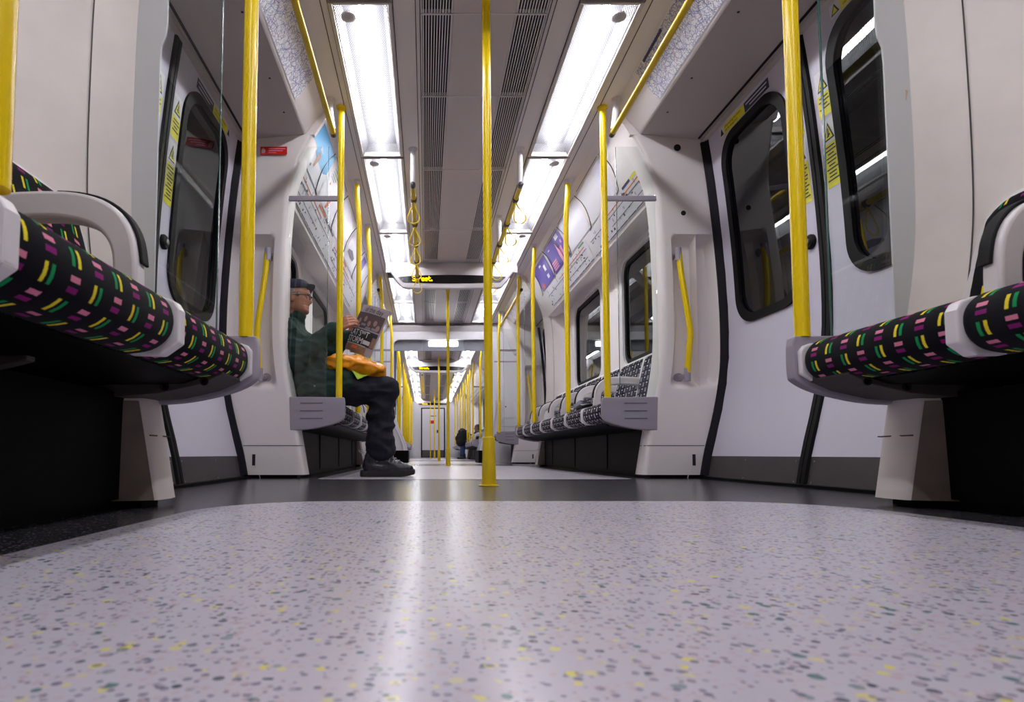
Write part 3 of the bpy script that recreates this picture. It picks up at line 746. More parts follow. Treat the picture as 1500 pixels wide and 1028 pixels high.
# bench underframes and end panels
def underframe(s, y0, y1, label, kick_mat='black', detail=False):
    t = empty('bench_underframe', (s*1.0, (y0+y1)/2, 0), label, 'bench base', 'seat bench underframes')
    MB(s).prism([(.86, .333), (.90, .32), (1.33, .315), (1.33, .345), (1.0, .334)] if detail else [(.86, .333), (.90, .31), (1.08, .285), (1.33, .285), (1.33, .345), (1.0, .334)], 'y', y0+.03, y1-.03).build('seat_pan', 'black', t, smooth=True)
    MB(s).prism([(1.07, .025), (1.075, .30), (1.30, .30), (1.25, .025)], 'y', y0+.02, y1-.02).build('kick_panel', kick_mat, t)
    y = y0+.9
    while y < y1-.3: MB(s).box(1.066, 1.08, y-.003, y+.003, .03, .29).build('panel_joint', 'void', t); y += .95
    sk = MB(s); sk.box(1.085, 1.24, y0+.02, y1-.02, 0, .026); sk.build('skirting', 'black', t)
    return t
def end_panel(s, yf, d, label, bolts=False):
    # yf: outer face toward the doorway ; d=+1 bench beyond
    t = empty('bench_end_panel', (s*.93, yf, .28), label, 'end panel', 'lilac grey bench end panels')
    poly = [(p.x, p.y) for p in catmull([(.762, .475, 0), (.757, .44, 0), (.757, .37, 0), (.768, .345, 0), (.83, .315, 0), (.95, .288, 0), (1.06, .280, 0)], 4)]+[(1.078, .28), (1.085, .478)]
    a, b = sorted((yf-d*.002, yf+d*.035))
    MB(s).prism(poly, 'y', a, b).build('panel_body', 'grey', t, bevel=.006, seg=3)
    g = MB(s)
    for z in (.44, .395, .35): g.prism(rrect(.885, 1.02, z-.0035, z+.0035, .003, 3), 'y', *sorted((yf-d*.0035, yf+d*.004)))
    g.build('panel_groove', 'groove', t)
    poly2 = [(.80, .36), (.80, .345), (.86, .318), (.96, .296), (1.06, .288), (1.25, .288), (1.25, .36)]
    MB(s).prism(poly2, 'y', *sorted((yf+d*.034, yf+d*.19))).build('bracket_plate', 'dgrey', t, bevel=.002)
    for x, z in ((.845, .326), (.945, .312)): MB(s).lathe((x, yf+d*.19, z), [(.011, 0), (.011, d*.004), (.006, d*.004), (.006, -d*.001)], 14, 'y').build('bolt', 'ink', t, smooth=True)
    cap = MB(s); cap.prism([(.768, .365), (.768, .43), (.78, .445), (.80, .452), (.95, .458), (.95, .35), (.80, .345)], 'y', *sorted((yf+d*.034, yf+d*.05))); cap.build('cushion_cap', 'white', t, bevel=.005)
    return t
for s in (1, -1):
    underframe(s, -2.2, 1.64, f'black enclosed base under the near {side_phrase(s)} bench', detail=True)
    underframe(s, 3.48, 6.81, f'black base under the middle {side_phrase(s)} bench past the first doorway')
    underframe(s, 8.66, 9.38, f'short dark bench base at the carriage end on the {SIDE[s]}')
    underframe(s, 10.2, 11.56, f'bench base just beyond the gangway on the {SIDE[s]}')
    underframe(s, 13.4, 18.36, f'long distant bench base in the far carriage on the {SIDE[s]}')
    underframe(s, 20.2, 23.3, f'farthest bench base beside the end door on the {SIDE[s]}')
    for k, (y, d, w) in enumerate(((1.68, -1, f'end panel of the near {side_phrase(s)} bench, carrying the thick yellow pole'), (3.44, 1, f'grooved end panel of the {side_phrase(s)} bench facing the camera across the doorway'), (6.85, -1, f'far end panel of the middle {side_phrase(s)} bench'), (8.62, 1, f'small grooved end panel across the second doorway on the {SIDE[s]}'), (11.6, -1, f'end panel beyond the gangway on the {SIDE[s]}'), (13.36, 1, f'distant end panel facing the camera on the {SIDE[s]} of the far carriage'), (18.4, -1, f'far end panel of the long distant {side_phrase(s)} bench'), (20.16, 1, f'farthest end panel on the {SIDE[s]}'))):
        end_panel(s, y, d, 'lilac grey '+w, y < 2)
    t = empty('bench_bracket', (s*1.14, 1.5, .33), f'dark metal bracket under the near {side_phrase(s)} bench', 'bracket')
    MB(s).prism([(1.0, .365), (1.0, .31), (1.06, .295), (1.2, .295), (1.2, .365)], 'y', 1.05, 1.075).build('bracket_plate', 'dgrey', t, bevel=.003)
    MB(s).lathe((1.12, 1.05, .335), [(.011, 0), (.011, -.004), (.005, -.004)], 14, 'y').build('bolt', 'steel', t, smooth=True)
t = MB(1); t.box(1.10, 1.17, 1.045, 1.0495, .315, .345); o = t.build('rating_label', 'ink2'); tag(o, 'small grey label plate beneath the near right-hand bench', 'label plate')


# ------------------------------------------------------------------ poles and rails
def pole(name, x, y, z0, z1, label, group, r=.0195, sleeve=0, bend=.018, flange=True, m='yellow', base=False):
    t = empty(name, (x, y, z0), label, 'pole', group); sg = 1 if x > 0 else -1
    pts = [(x, y, z0), (x, y, z1-.35), (x+sg*bend*.3, y, z1-.26), (x+sg*bend*.8, y, z1-.16), (x+sg*bend, y, z1-.10), (x+sg*bend, y, z1)]
    if not bend: pts = [(x, y, z0), (x, y, z1)]
    MB().tube(pts, r, 18).build('pole_tube', m, t, smooth=True)
    xe = x+sg*bend if bend else x
    if flange: MB().lathe((xe, y, z1), [(r+.003, -.03), (r+.004, -.012), (r+.012, -.008), (r+.012, 0)], 20).build('ceiling_flange', 'white' if bend else m, t, smooth=True)
    if sleeve:
        MB().lathe((x, y, 0), [(.033, .004), (.031, .05), (.0275, sleeve-.004), (.0265, sleeve), (r, sleeve+.003)], 24).build('pole_sleeve', 'yellow2', t, smooth=True)
        MB().lathe((x, y, 0), [(.046, 0), (.046, .004), (.033, .006)], 24).build('base_plate', 'yellow2', t, smooth=True)
    return t
XP = .795
for s in (1, -1):
    sp = SIDE[s]
    pole('grab_pole', s*XP, 1.66, .474, 2.25, f'thick yellow pole rising from the near {side_phrase(s)} bench end in the foreground', 'yellow poles at the near bench ends', r=.0205, bend=0)
    pole('grab_pole', s*XP, .677, .455, 2.25, f'yellow pole at the {sp} edge rising between near bench seats', 'yellow poles along the near benches', r=.0205)
    pole('grab_pole', s*XP, -.25, .455, 2.25, f'yellow pole on the near {side_phrase(s)} bench behind the edge of the photo', 'yellow poles along the near benches', r=.0205)
    pole('grab_pole', s*XP, 3.46, .474, 2.25, f'yellow pole at the near end of the middle {side_phrase(s)} bench, joined to the glass screen', 'yellow poles of the middle benches', bend=0)
for y, l in ((4.42, 'second yellow pole along the middle right-hand bench'), (5.82, 'third yellow pole along the middle right-hand bench'), (6.79, 'yellow pole at the far end of the middle right-hand bench')):
    pole('grab_pole', XP, y, .455, 2.25, l, 'yellow poles of the middle benches')
for y, l in ((4.43, 'yellow pole rising just behind the newspaper'), (5.30, 'thin yellow pole second behind the newspaper'), (6.79, 'yellow pole at the far end of the middle left-hand bench')):
    pole('grab_pole', -XP, y, .455, 2.25, l, 'yellow poles of the middle benches')
for s, y, l in ((1, 8.60, 'yellow pole on the right beside the white hatch panel'), (-1, 8.72, 'slim yellow pole on the left before the gangway')):
    pole('grab_pole', s*XP, y, .455, 2.25, l, 'yellow poles by the bulkhead')
for s, L in ((1, (11.58, 13.4, 14.5, 15.2, 16.2, 17.1, 18.4, 20.2, 21.6)), (-1, (10.8, 11.6, 13.4, 14.3, 15.2, 16.2, 17.4, 18.4, 20.2, 21.7))):
    for i, y in enumerate(L): pole('grab_pole', s*XP, y, .455, 2.25, f'{ORD[i] if i < 11 else i} distant yellow pole on the {SIDE[s]} of the far carriage', f'distant yellow poles on the {SIDE[s]}', bend=.02)
pole('centre_pole', 0, 2.62, .0, 2.25, 'tall yellow pole standing alone in the centre of the nearest doorway', 'yellow centre poles', sleeve=.215, bend=0, flange=False)
pole('centre_pole', 0, 7.42, .0, 2.25, 'yellow centre pole in the second doorway, beyond the amber display', 'yellow centre poles', sleeve=.215, bend=0)
pole('centre_pole', 0, 12.7, .0, 2.25, 'yellow centre pole in the first doorway beyond the gangway', 'yellow centre poles', sleeve=.215, bend=0)
pole('centre_pole', 0, 19.3, .0, 2.25, 'farthest yellow centre pole before the closed end door', 'yellow centre poles', sleeve=.2, bend=0)
pole('centre_pole', -.12, 21.2, .0, 2.25, 'thin amber pole seen against the red notice of the end door', 'yellow centre poles', r=.014, bend=0)

def hanging_rail(x, y0, y1, z, posts, label, group, caps=True, xt=None):
    t = empty('overhead_rail', (x, (y0+y1)/2, z), label, 'overhead rail', group)
    MB().tube([(x, y0, z), (x, y1, z)], .0165, 14).build('rail_tube', 'yellow2', t, smooth=True)
    for y in (y0, y1):
        e = -1 if y == y0 else 1; MB().lathe((x, y, z), [(.0175, -e*.03), (.0175, e*.004), (.012, e*.008)], 14, 'y').build('rail_end_cap', 'hub', t, smooth=True)
    for y in posts:
        p = MB(); xx = xt if xt is not None else x
        p.tube([(x, y, z+.01), (x+(xx-x)*.5, y, z+.09), (xx, y, H-.01)], [.019, .018, .018], 14); p.lathe((xx, y, H), [(.019, -.022), (.030, -.007), (.031, 0)], 18); p.build('rail_post', 'white', t, smooth=True)
    return t
for s in (1, -1):
    hanging_rail(s*.835, -1.2, 3.42, 2.055, (-.6, 1.62, 3.38), f'long yellow overhead rail above the near {side_phrase(s)} doorway', 'overhead rails over the doorways', xt=s*.855)
    hanging_rail(s*.835, 6.75, 8.66, 2.055, (6.9, 8.6), f'yellow overhead rail above the second {side_phrase(s)} doorway', 'overhead rails over the doorways', xt=s*.855)
    t = hanging_rail(s*.37, 3.92, 6.2, 1.985, (3.95, 5.1, 6.15), f'yellow rail with hanging straps {"on the left under" if s < 0 else "on the right beside"} the light row', 'strap rails')
    for k in range(5):
        y = 4.16+k*.46
        st = empty('hanging_strap', (s*.37, y, 1.985), f'pale yellow hanging strap loop, {ORD[k]} along the {SIDE[s]} strap rail', 'strap', f'hanging strap loops on the {SIDE[s]}')
        MB().lathe((s*.37, y, 1.985), [(.0168, -.022), (.024, -.018), (.024, .018), (.0168, .022)], 16, 'y').build('strap_collar', 'hub', st, smooth=True)
        sw = .03 if s > 0 else 0
        loop = catmull([(s*.37, y, 1.965), (s*.37-.012+sw*.2, y, 1.93), (s*.37-.042+sw, y+.005, 1.86), (s*.37-.036+sw, y+.006, 1.825), (s*.37+sw, y+.006, 1.808), (s*.37+.036+sw, y+.006, 1.825), (s*.37+.042+sw, y+.005, 1.86), (s*.37+.012+sw*.2, y, 1.93)], 6, closed=True)
        MB().tube(loop, .0045, 8, closed=True).build('strap_loop', 'yellow2', st, smooth=True)
    for k, (ya, yb) in enumerate(((13.6, 17.6),)):
        t = hanging_rail(s*.37, ya, yb, 1.985, (ya+.05, yb-.05), f'distant strap rail on the {SIDE[s]} of the far carriage', 'strap rails')
        for q in range(7):
            y = ya+.3+q*.5; lp = MB().tube(catmull([(s*.37, y, 1.965), (s*.37-.04, y, 1.86), (s*.37, y, 1.808), (s*.37+.04, y, 1.86)], 5, closed=True), .005, 6, closed=True).build('hanging_strap', 'yellow2', smooth=True)
            tag(lp, f'tiny distant strap loop, {ORD[q]} on the {SIDE[s]} rail of the far carriage', 'strap', f'distant strap loops on the {SIDE[s]}')

# draught screens
def screen(s, yf, d, label):
    y = yf+d*.02
    t = empty('draught_screen', (s*.97, y, .48), label, 'glass screen', 'glass draught screens')
    x0, x1 = (.880 if d < 0 else .870), 1.10
    g = MB(s); g.box(x0, x1, y-.0035, y+.0035, .474, 2.0)
    g.build('glass_sheet', 'screen', t)
    e = MB(s); e.box(x0-.0022, x0, y-.0042, y+.0042, .474, 2.0); e.build('glass_edge', 'gedge' , t)
    if yf < 2:
      f = MB(s); f.prism([(1.055, .476), (1.135, .476), (1.135, 1.95), (1.038, 1.95), (1.036, 1.40), (1.040, 1.36), (1.052, 1.33), (1.055, 1.28)], 'y', y-.011, y-.0045); f.build('screen_flange', 'flange', t, bevel=.002)
    if d > 0:
        r = MB(s); r.box(XP+.012, 1.112, yf+.012, yf+.03, 1.665, 1.695); r.build('screen_rail', 'grey', t, bevel=.003)
    return t
for s in (1, -1):
    screen(s, 1.68, -1, f'clear glass screen with green edge beside the near {side_phrase(s)} pole')
    screen(s, 3.44, 1, f'clear glass screen with a grey rail {"in front of the seated reader" if s < 0 else "at the near end of the middle right-hand bench"}')
    screen(s, 8.62, 1, f'small glass screen at the bulkhead bench on the {SIDE[s]}')
    screen(s, 6.85, -1, f'glass screen at the far end of the middle {side_phrase(s)} bench')
    screen(s, 13.36, 1, f'distant glass screen on the {SIDE[s]} of the far carriage')
# grab handles on the pillars
for s in (1, -1):
    for yf, w in ((3.44, 'across the nearest doorway'), (8.62, 'across the second doorway'), (13.36, 'in the far carriage')):
        t = empty('curved_grab_rail', (s*1.24, yf, .95), f'short curved yellow grab rail on the {SIDE[s]} white pillar {w}', 'grab rail', 'curved grab rails on pillars')
        y = yf-.008
        pts = catmull([(s*1.225, y, 1.34), (s*1.235, y-.004, 1.2), (s*1.262, y-.012, .98), (s*1.274, y-.014, .85), (s*1.266, y-.012, .76), (s*1.258, y, .60)], 6)
        MB().tube(pts, .017, 14).build('handle_bar', 'yellow', t, smooth=True)
        for z, x in ((1.335, 1.222), (.60, 1.258)):
            b = MB(); q = 1 if z > 1 else -1
            b.tube([(s*x, y, z-q*.045), (s*x, y, z+q*.03)], .0185, 14); b.tube([(s*x, y, z), (s*(x-.02), y+.085, z)], .015, 12); b.lathe((s*(x-.02), y+.072, z), [(.027, 0), (.027, .012)], 16, 'y'); b.build('handle_bracket', 'grey', t, smooth=True)

# ------------------------------------------------------------------ passenger displays
FONT = {'S': ['.###.', '#...#', '#....', '.###.', '....#', '#...#', '.###.'], 't': ['.#...', '.#...', '####.', '.#...', '.#...', '.#..#', '..##.'], 'r': ['.....', '.....', '#.##.', '##..#', '#....', '#....', '#....'],
        'e': ['.....', '.....', '.###.', '#...#', '#####', '#....', '.###.'], '.': ['..', '..', '..', '..', '..', '##', '##']}
def display(y, label, xtext, sign=True):
    t = empty('passenger_display', (0, y, 2.05), label, 'display', 'overhead amber displays')
    n = 24; rows = []
    for k in range(n+1):
        x = -.72+1.44*k/n; u = abs(x)/.72; a = 1-u*u
        zb = 1.94+.20*smooth01((u-.72)/.28)-.012*a+.01; zt = 2.13+.045*a
        zf0 = zb+.025; zf1 = zt-.03
        rows.append([(x, y+.34, H), (x, y+.30, zb+.12), (x, y+.10, zb+.03), (x, y+.0, zb), (x, y-.03, zb+.012), (x, y-.035, zb+.03), (x, y-.03, zt-.01), (x, y-.015, zt+.01), (x, y+.03, H)])
    MB().grid(rows).build('display_housing', 'white', t, smooth=True)
    def zz(x):
        u = abs(x)/.595; return 2.005+.018*u*u*1.0, 2.092-.022*u*u
    poly = []
    for k in range(25): x = -.59+1.18*k/24; poly.append((x*(1 if abs(x) < .57 else 1), zz(x)[1]))
    for k in range(25):
        x = .59-1.18*k/24; xx = max(-.53, min(.53, x)); poly.append((xx, zz(x)[0]-.008))
    MB().prism(poly, 'y', y-.040, y-.03).build('display_window', 'screenled', t)
    e = MB()
    for q in (1, -1): e.prism([(q*.47, 2.012), (q*.535, 2.016), (q*.57, 2.068), (q*.47, 2.072)], 'y', y-.0415, y-.038)
    e.build('display_end', 'ledoff', t)
    e = MB(); e.lathe((-.535, y-.042, 2.045), [(.010, 0), (.010, .003)], 14, 'y'); e.lathe((.445, y-.042, 2.06), [(.005, 0), (.005, .003)], 10, 'y'); e.build('sensor_spot', 'ink2', t)
    l = MB(); x = xtext; d = .0078
    for ch in 'Street.':
        g = FONT[ch]
        for r_, row in enumerate(g):
            for c_, v in enumerate(row):
                if v == '#': l.box(x+c_*d, x+c_*d+d*.93, y-.0425, y-.0405, 2.077-r_*d*1.02-d*.93, 2.077-r_*d*1.02)
        x += (len(g[0])+(.0 if ch in 'tr' else .6))*d*.82 if ch != '.' else 0
    l.build('amber_lettering', 'led', t)
display(6.34, 'curved white overhead display with amber dot lettering, nearest one', -.43)
display(13.0, 'smaller amber lettered display seen beyond the gangway', -.43)
display(22.3, 'tiny farthest display above the closed end door', -.43)

# ------------------------------------------------------------------ posters on the cove
def poster(s, y0, y1, u0, u1, m, label, group, deco=None, name='poster', cat='poster'):
    f = cove_map(s, .004); t = MB(s); nu = 6
    us = [u0+(u1-u0)*k/nu for k in range(nu+1)]
    t.grid([[f(y0, u), f(y1, u)] for u in us]); t.grid([[f(y0, u, -.003), f(y1, u, -.003)] for u in us])
    o = t.build(name, m); tag(o, label, cat, group)
    if deco:
        for nm, mt, fn in deco:
            d = MB(s); fn(d, f); d.build(nm, mt, o)
    return o
def quad(d, f, y0, y1, u0, u1, e=.0012): d.face([d.pt(f(y, u, e)) for y, u in ((y0, u0), (y1, u0), (y1, u1), (y0, u1))])
def blob(d, f, y, u, ry, ru, e=.0015, n=14): d.face([d.pt(f(y+math.cos(k*2*PI/n)*ry, u+math.sin(k*2*PI/n)*ru, e)) for k in range(n)])
def polyf(d, f, pts, e=.0015): d.face([d.pt(f(y, u, e)) for y, u in pts])
def words(d, f, s, y, u, txt, size, e=.002): add_text(d, txt, lambda a, b: f(y-s*-1*a*-1 if False else (y-a if s == 1 else y+a), u-b, e), size)
def route(d, f, s, y0, y1, u, n, seed):
    r = random.Random(seed); quad(d, f, y0, y1, u-.003, u+.003)
    for k in range(n):
        y = y0+(y1-y0)*(k+.5)/n; L = r.uniform(.02, .05); quad(d, f, y-.004, y+.004, u-.006, u+.006, .0016)
        for q in range(3): quad(d, f, y-.012+q*.006, y-.012+q*.006+.003, u-.012-L*(1 if k % 2 else -.7), u-.010-L*.2 if k % 2 else u+.012, .0016)
def mapdeco(s, y0, y1, seed):
    r = random.Random(seed)
    def line1(d, f): route(d, f, s, y0+.05, y1-.05, .43, int((y1-y0)*9), seed); 
    def line2(d, f): route(d, f, s, y0+.10, y0+(y1-y0)*.6, .49, int((y1-y0)*5), seed+1)
    def orange(d, f): quad(d, f, y0+.08, y0+(y1-y0)*.62, .400, .407)
    def specks(d, f):
        for k in range(int((y1-y0)*20)):
            y = r.uniform(y0+.05, y1-.05); u = r.uniform(.385, .52); quad(d, f, y, y+r.uniform(.010, .03), u, u+r.uniform(.006, .018))
    def border(d, f):
        y = y0+.01
        while y < y1-.05: L = r.uniform(.06, .22); quad(d, f, y, min(y+L, y1-.01), .543, .549); y += L+.015
    return [('route_line', 'ink2', line1), ('route_line', 'orange', orange), ('branch_line', 'ink2', line2), ('station_marks', 'ink', specks), ('map_border', 'navy', border)]
def head_bar(a, b, c, y0):
    def p1(d, f): quad(d, f, y0, y0+.13, .362, .378)
    return p1
# right side
o = poster(1, 3.47, 4.76, .36, .556, 'paper', 'long white line map above the right window, with pink and yellow header bars', 'line maps over the windows', mapdeco(1, 3.47, 4.76, 3)+[('header_bar', 'pink', lambda d, f: quad(d, f, 3.48, 3.60, .362, .380)), ('header_bar', 'sticky', lambda d, f: quad(d, f, 3.61, 3.71, .362, .380)), ('header_bar', 'navy', lambda d, f: quad(d, f, 3.72, 3.86, .362, .380)), ('station_marks', 'red', lambda d, f: blob(d, f, 3.62, .44, .012, .009)), ('station_marks', 'green', lambda d, f: quad(d, f, 3.55, 3.575, .47, .50))], 'line_map', 'line map')
poster(1, 4.80, 6.42, .36, .556, 'paper', 'farther white line map above the right-hand bench windows', 'line maps over the windows', mapdeco(1, 4.80, 6.42, 11)+[('header_bar', 'green', lambda d, f: quad(d, f, 4.84, 5.0, .365, .378))], 'line_map', 'line map')
def pfig(y, w=.03):
    def fn(d, f): polyf(d, f, [(y-.05, .33), (y+.02, .33), (y+.03, .24), (y+.015, .17), (y+.02, .14), (y-.0, .14), (y-.01, .18), (y-.04, .22)])
    return fn
poster(1, 5.225, 5.82, .075, .345, 'purple', 'larger purple advert with pink figures on the right cove', 'purple adverts', [('advert_figure', 'pink', pfig(5.45)), ('advert_figure', 'pink', lambda d, f: (quad(d, f, 5.33, 5.40, .20, .33), quad(d, f, 5.27, 5.31, .16, .19))), ('advert_text', 'paper', lambda d, f: (quad(d, f, 5.29, 5.40, .09, .13), quad(d, f, 5.66, 5.72, .12, .13))), ('advert_text', 'pink', lambda d, f: [quad(d, f, 5.60, 5.78, .24+k*.022, .255+k*.022) for k in range(4)]), ('advert_shadow', 'navy', lambda d, f: quad(d, f, 5.38, 5.42, .15, .34))])
poster(1, 5.88, 6.46, .09, .345, 'purple', 'smaller purple advert with white boxes, farther along the right cove', 'purple adverts', [('advert_text', 'paper', lambda d, f: (quad(d, f, 6.0, 6.07, .16, .22), quad(d, f, 6.0, 6.08, .26, .30), quad(d, f, 6.12, 6.2, .12, .14))), ('advert_text', 'red', lambda d, f: blob(d, f, 6.33, .31, .05, .03))])
for a, b, w in ((3.93, 4.53, 'nearest'), (4.585, 5.18, 'second')):
    poster(1, a, b, .075, .345, 'paper', f'blank white advert card on the right cove, {w} one', 'blank advert cards')
# left side
hand = [('advert_sky', 'blue', lambda d, f: polyf(d, f, [(3.48, .076), (3.955, .076), (3.95, .21), (3.88, .24), (3.7, .24), (3.55, .22), (3.48, .20)])),
        ('advert_sleeve', 'navy', lambda d, f: blob(d, f, 3.70, .155, .035, .022, .003)), ('advert_hand', 'skin', lambda d, f: polyf(d, f, [(3.66, .17), (3.72, .165), (3.72, .22), (3.69, .29), (3.66, .29), (3.67, .22)], .0026)), ('advert_cuff', 'paper', lambda d, f: polyf(d, f, [(3.66, .155), (3.735, .15), (3.73, .175), (3.66, .18)], .0035)),
        ('advert_text', 'paper', lambda d, f: (words(d, f, -1, 3.50, .16, 'be', .07), words(d, f, -1, 3.56, .21, 'ok', .05), quad(d, f, 3.82, 3.92, .15, .17, .002), quad(d, f, 3.80, 3.92, .19, .21, .002))), ('advert_text', 'ink', lambda d, f: (blob(d, f, 3.58, .31, .012, .010, .003), blob(d, f, 3.62, .31, .012, .010, .003)))]
poster(-1, 3.46, 3.965, .075, .35, 'paper', 'sky blue and white advert with a pointing hand on the left cove', 'adverts on the left cove', hand)
poster(-1, 3.99, 4.54, .075, .35, 'paper', 'white advert card with a small orange figure on the left cove', 'adverts on the left cove', [('advert_figure', 'orange', lambda d, f: (polyf(d, f, [(4.22, .24), (4.26, .22), (4.28, .27), (4.25, .33), (4.21, .34)]), blob(d, f, 4.10, .2, .015, .01))), ('advert_text', 'green', lambda d, f: [quad(d, f, 4.05, 4.25-.03*k, .10+k*.02, .106+k*.02) for k in range(4)])])
poster(-1, 4.58, 5.17, .075, .35, 'paper', 'plain white advert card on the left cove above the newspaper', 'adverts on the left cove')
poster(-1, 5.22, 5.82, .075, .35, 'paper', 'white advert card with a grey car outline on the left cove', 'adverts on the left cove', [('advert_figure', 'ink2', lambda d, f: (polyf(d, f, [(5.3, .25), (5.45, .22), (5.62, .24), (5.6, .28), (5.3, .28)]),))])
poster(-1, 5.86, 6.44, .075, .35, 'paper', 'farthest left advert with a purple square', 'adverts on the left cove', [('advert_text', 'purple', lambda d, f: quad(d, f, 5.92, 6.12, .09, .20))])
poster(-1, 3.47, 4.76, .36, .556, 'paper', 'white line map above the seated reader on the left', 'line maps over the windows', mapdeco(-1, 3.47, 4.76, 5)+[('header_bar', 'navy', lambda d, f: quad(d, f, 4.36, 4.72, .362, .378)), ('header_bar', 'orange', lambda d, f: quad(d, f, 4.1, 4.33, .362, .378))], 'line_map', 'line map')
poster(-1, 4.80, 6.42, .36, .556, 'paper', 'farther white line map on the left, behind the newspaper', 'line maps over the windows', mapdeco(-1, 4.80, 6.42, 8)+[('header_bar', 'orange', lambda d, f: quad(d, f, 5.1, 5.5, .365, .38))], 'line_map', 'line map')
for s in (1, -1):
    for k, y in enumerate((3.905, 4.56, 5.20, 5.85, 6.50)):
        f = cove_map(s, .006); c = MB(s); us = [.066+k2*(.352-.066)/12 for k2 in range(13)]
        pts = [f(y-.06*math.sin((u-.066)/.286*PI), u) for u in us]
        pts = [Vector((p[0]*1, p[1], p[2])) for p in pts]; pts.append(Vector(f(y+.05, .362)))
        c.tube(pts, .0032, 6); o = c.build('advert_clip', 'joint', smooth=True); tag(o, f'curved dark clip strip between advert cards, {ORD[k]} on the {SIDE[s]}', 'clip', f'curved dark advert clips on the {SIDE[s]}')
    c = MB(s); f = cove_map(s, .003)
    for a, b in ((3.95, 4.5), (4.6, 5.15), (5.25, 5.8), (5.9, 6.45)): quad(c, f, a, b, .060, .064, 0.)
    c.build('advert_channel', 'joint', WALL[s])
    for a, b, w in ((-1.6, -.2, 'behind the camera'), (-.15, 1.3, 'above the near bench')):
        poster(s, a, b, .075, .35, 'paper', f'white advert card {w} on the {SIDE[s]}', 'adverts over the near benches')
    # network map strip over the doorway
    mb = MB(s); mb.grid([[(.874, y, 2.2415), (.889, y, 2.222), (.998, y, 2.083)] for y in (1.72, 3.12)])
    o = mb.build('network_map', 'netmap'); tag(o, f'long printed network map above the near {side_phrase(s)} doorway', 'network map', 'network maps')
    hb = MB(s); hb.grid([[(.8755, y, 2.2375), (.885, y, 2.2255)] for y in (2.78, 3.02)]); hb.build('map_title_bar', 'navy', o)
    mb = MB(s); mb.grid([[(.874, y, 2.2415), (.889, y, 2.222), (.998, y, 2.083)] for y in (6.95, 8.4)])
    o = mb.build('network_map', 'netmap'); tag(o, f'network map strip above the second {side_phrase(s)} doorway', 'network map', 'network maps')
    for a, b, w in ((13.6, 15.0, 'nearest'), (15.1, 16.6, 'middle'), (16.7, 18.2, 'farthest')):
        poster(s, a, b, .36, .556, 'paper', f'distant line map in the far carriage on the {SIDE[s]}, {w} one', 'distant line maps', [('map_border', 'ink2', (lambda a, b: lambda d, f: (quad(d, f, a+.03, b-.03, .53, .545), quad(d, f, a+.1, b-.1, .44, .45)))(a, b))], 'line_map', 'line map')

# red alarm notice
t = MB(); t.box(-1.275, -1.115, 3.4275, 3.4300, 1.937, 1.985); o = t.build('alarm_notice', 'red'); tag(o, 'small red notice with a white hand symbol, high on the left white pillar', 'notice')
t = MB(); t.prism([(-1.268, 1.945), (-1.248, 1.945), (-1.244, 1.962), (-1.249, 1.972), (-1.253, 1.963), (-1.256, 1.980), (-1.260, 1.964), (-1.264, 1.976), (-1.268, 1.958)], 'y', 3.4262, 3.4276); t.build('hand_symbol', 'white', o)
t = MB()
for k, (a, b) in enumerate(((-1.225, -1.125), (-1.225, -1.14), (-1.225, -1.18))): t.box(a, b, 3.4262, 3.4276, 1.972-k*.012-.002, 1.972-k*.012+.002)
t.build('notice_text', 'pink', o)
t = MB(1); t.lathe((1.15, 1.56, 1.55), [(.014, 0), (.014, .003)], 10, 'x')

# ------------------------------------------------------------------ bulkhead, gangway and carriage ends
def bulkhead(y0, y1, name):
    mb = MB(); n = 24
    outer = [(-1.5, 0), (-1.5, 2.40), (1.5, 2.40), (1.5, 0), (.80, 0)]
    op = [(.80, 1.90)]+[(.80-.09*(1-math.cos(k*PI/16)), 1.90+.09*math.sin(k*PI/16)) for k in range(1, 9)]
    op += [(-x, z) for x, z in op[::-1]]
    poly = outer+op+[(-.80, 0)]
    mb.prism(poly, 'y', y0, y1); o = mb.build(name, 'hatch', bevel=.004); return o
b1 = tag(bulkhead(9.4, 9.46, 'wall_far_bulkhead'), kind='structure')
b2 = tag(bulkhead(10.08, 10.15, 'wall_gangway_end'), kind='structure')
for s in (1, -1):
    hp = MB(s); hp.prism(rrect(.905, 1.14, .72, 1.12, .02, 4), 'y', 9.392, 9.401); o = hp.build('equipment_hatch', 'hatch', bevel=.002); tag(o, f'small flush access hatch in the {SIDE[s]} bulkhead panel', 'hatch', 'bulkhead hatches')
    hk = MB(s); hk.lathe((1.0, 9.392, .90), [(.012, 0), (.012, -.003)], 12, 'y'); hk.build('hatch_lock', 'hub', o)
    jl = MB(s); jl.box(.82, 1.3, 9.396, 9.401, 1.618, 1.640); jl.box(.82, 1.3, 9.397, 9.401, .58, .584); jl.build('bulkhead_joint', 'grey', b1)
bw = MB(); add_text(bw, '143', lambda x, y: (.68+x, 9.398, 2.10+y), .055); bw.build('carriage_number', 'ink', b1)
bs = MB(); bs.grid([[(-1.0+2.0*k/20, 9.40, 2.25), (-1.0+2.0*k/20, 9.36-.05*(1-(k/10-1)**2), 2.22-.03*(1-(k/10-1)**2)), (-1.0+2.0*k/20, 9.395, 2.12)] for k in range(21)]); bs.build('bulkhead_cornice', 'white', b1, smooth=True)
g = empty('wall_gangway', (0, 9.75, 0), kind='structure')
MB().box(-.86, .86, 9.47, 10.07, 2.0, 2.06).build('gangway_roof', 'gang', g)
hd = MB()
for a, b in ((-.80, -.345), (-.34, .34), (.345, .80)): hd.box(a, b, 9.50, 9.54, 1.825, 2.0)
hd.build('gangway_header', 'gang', g)
gs = MB()
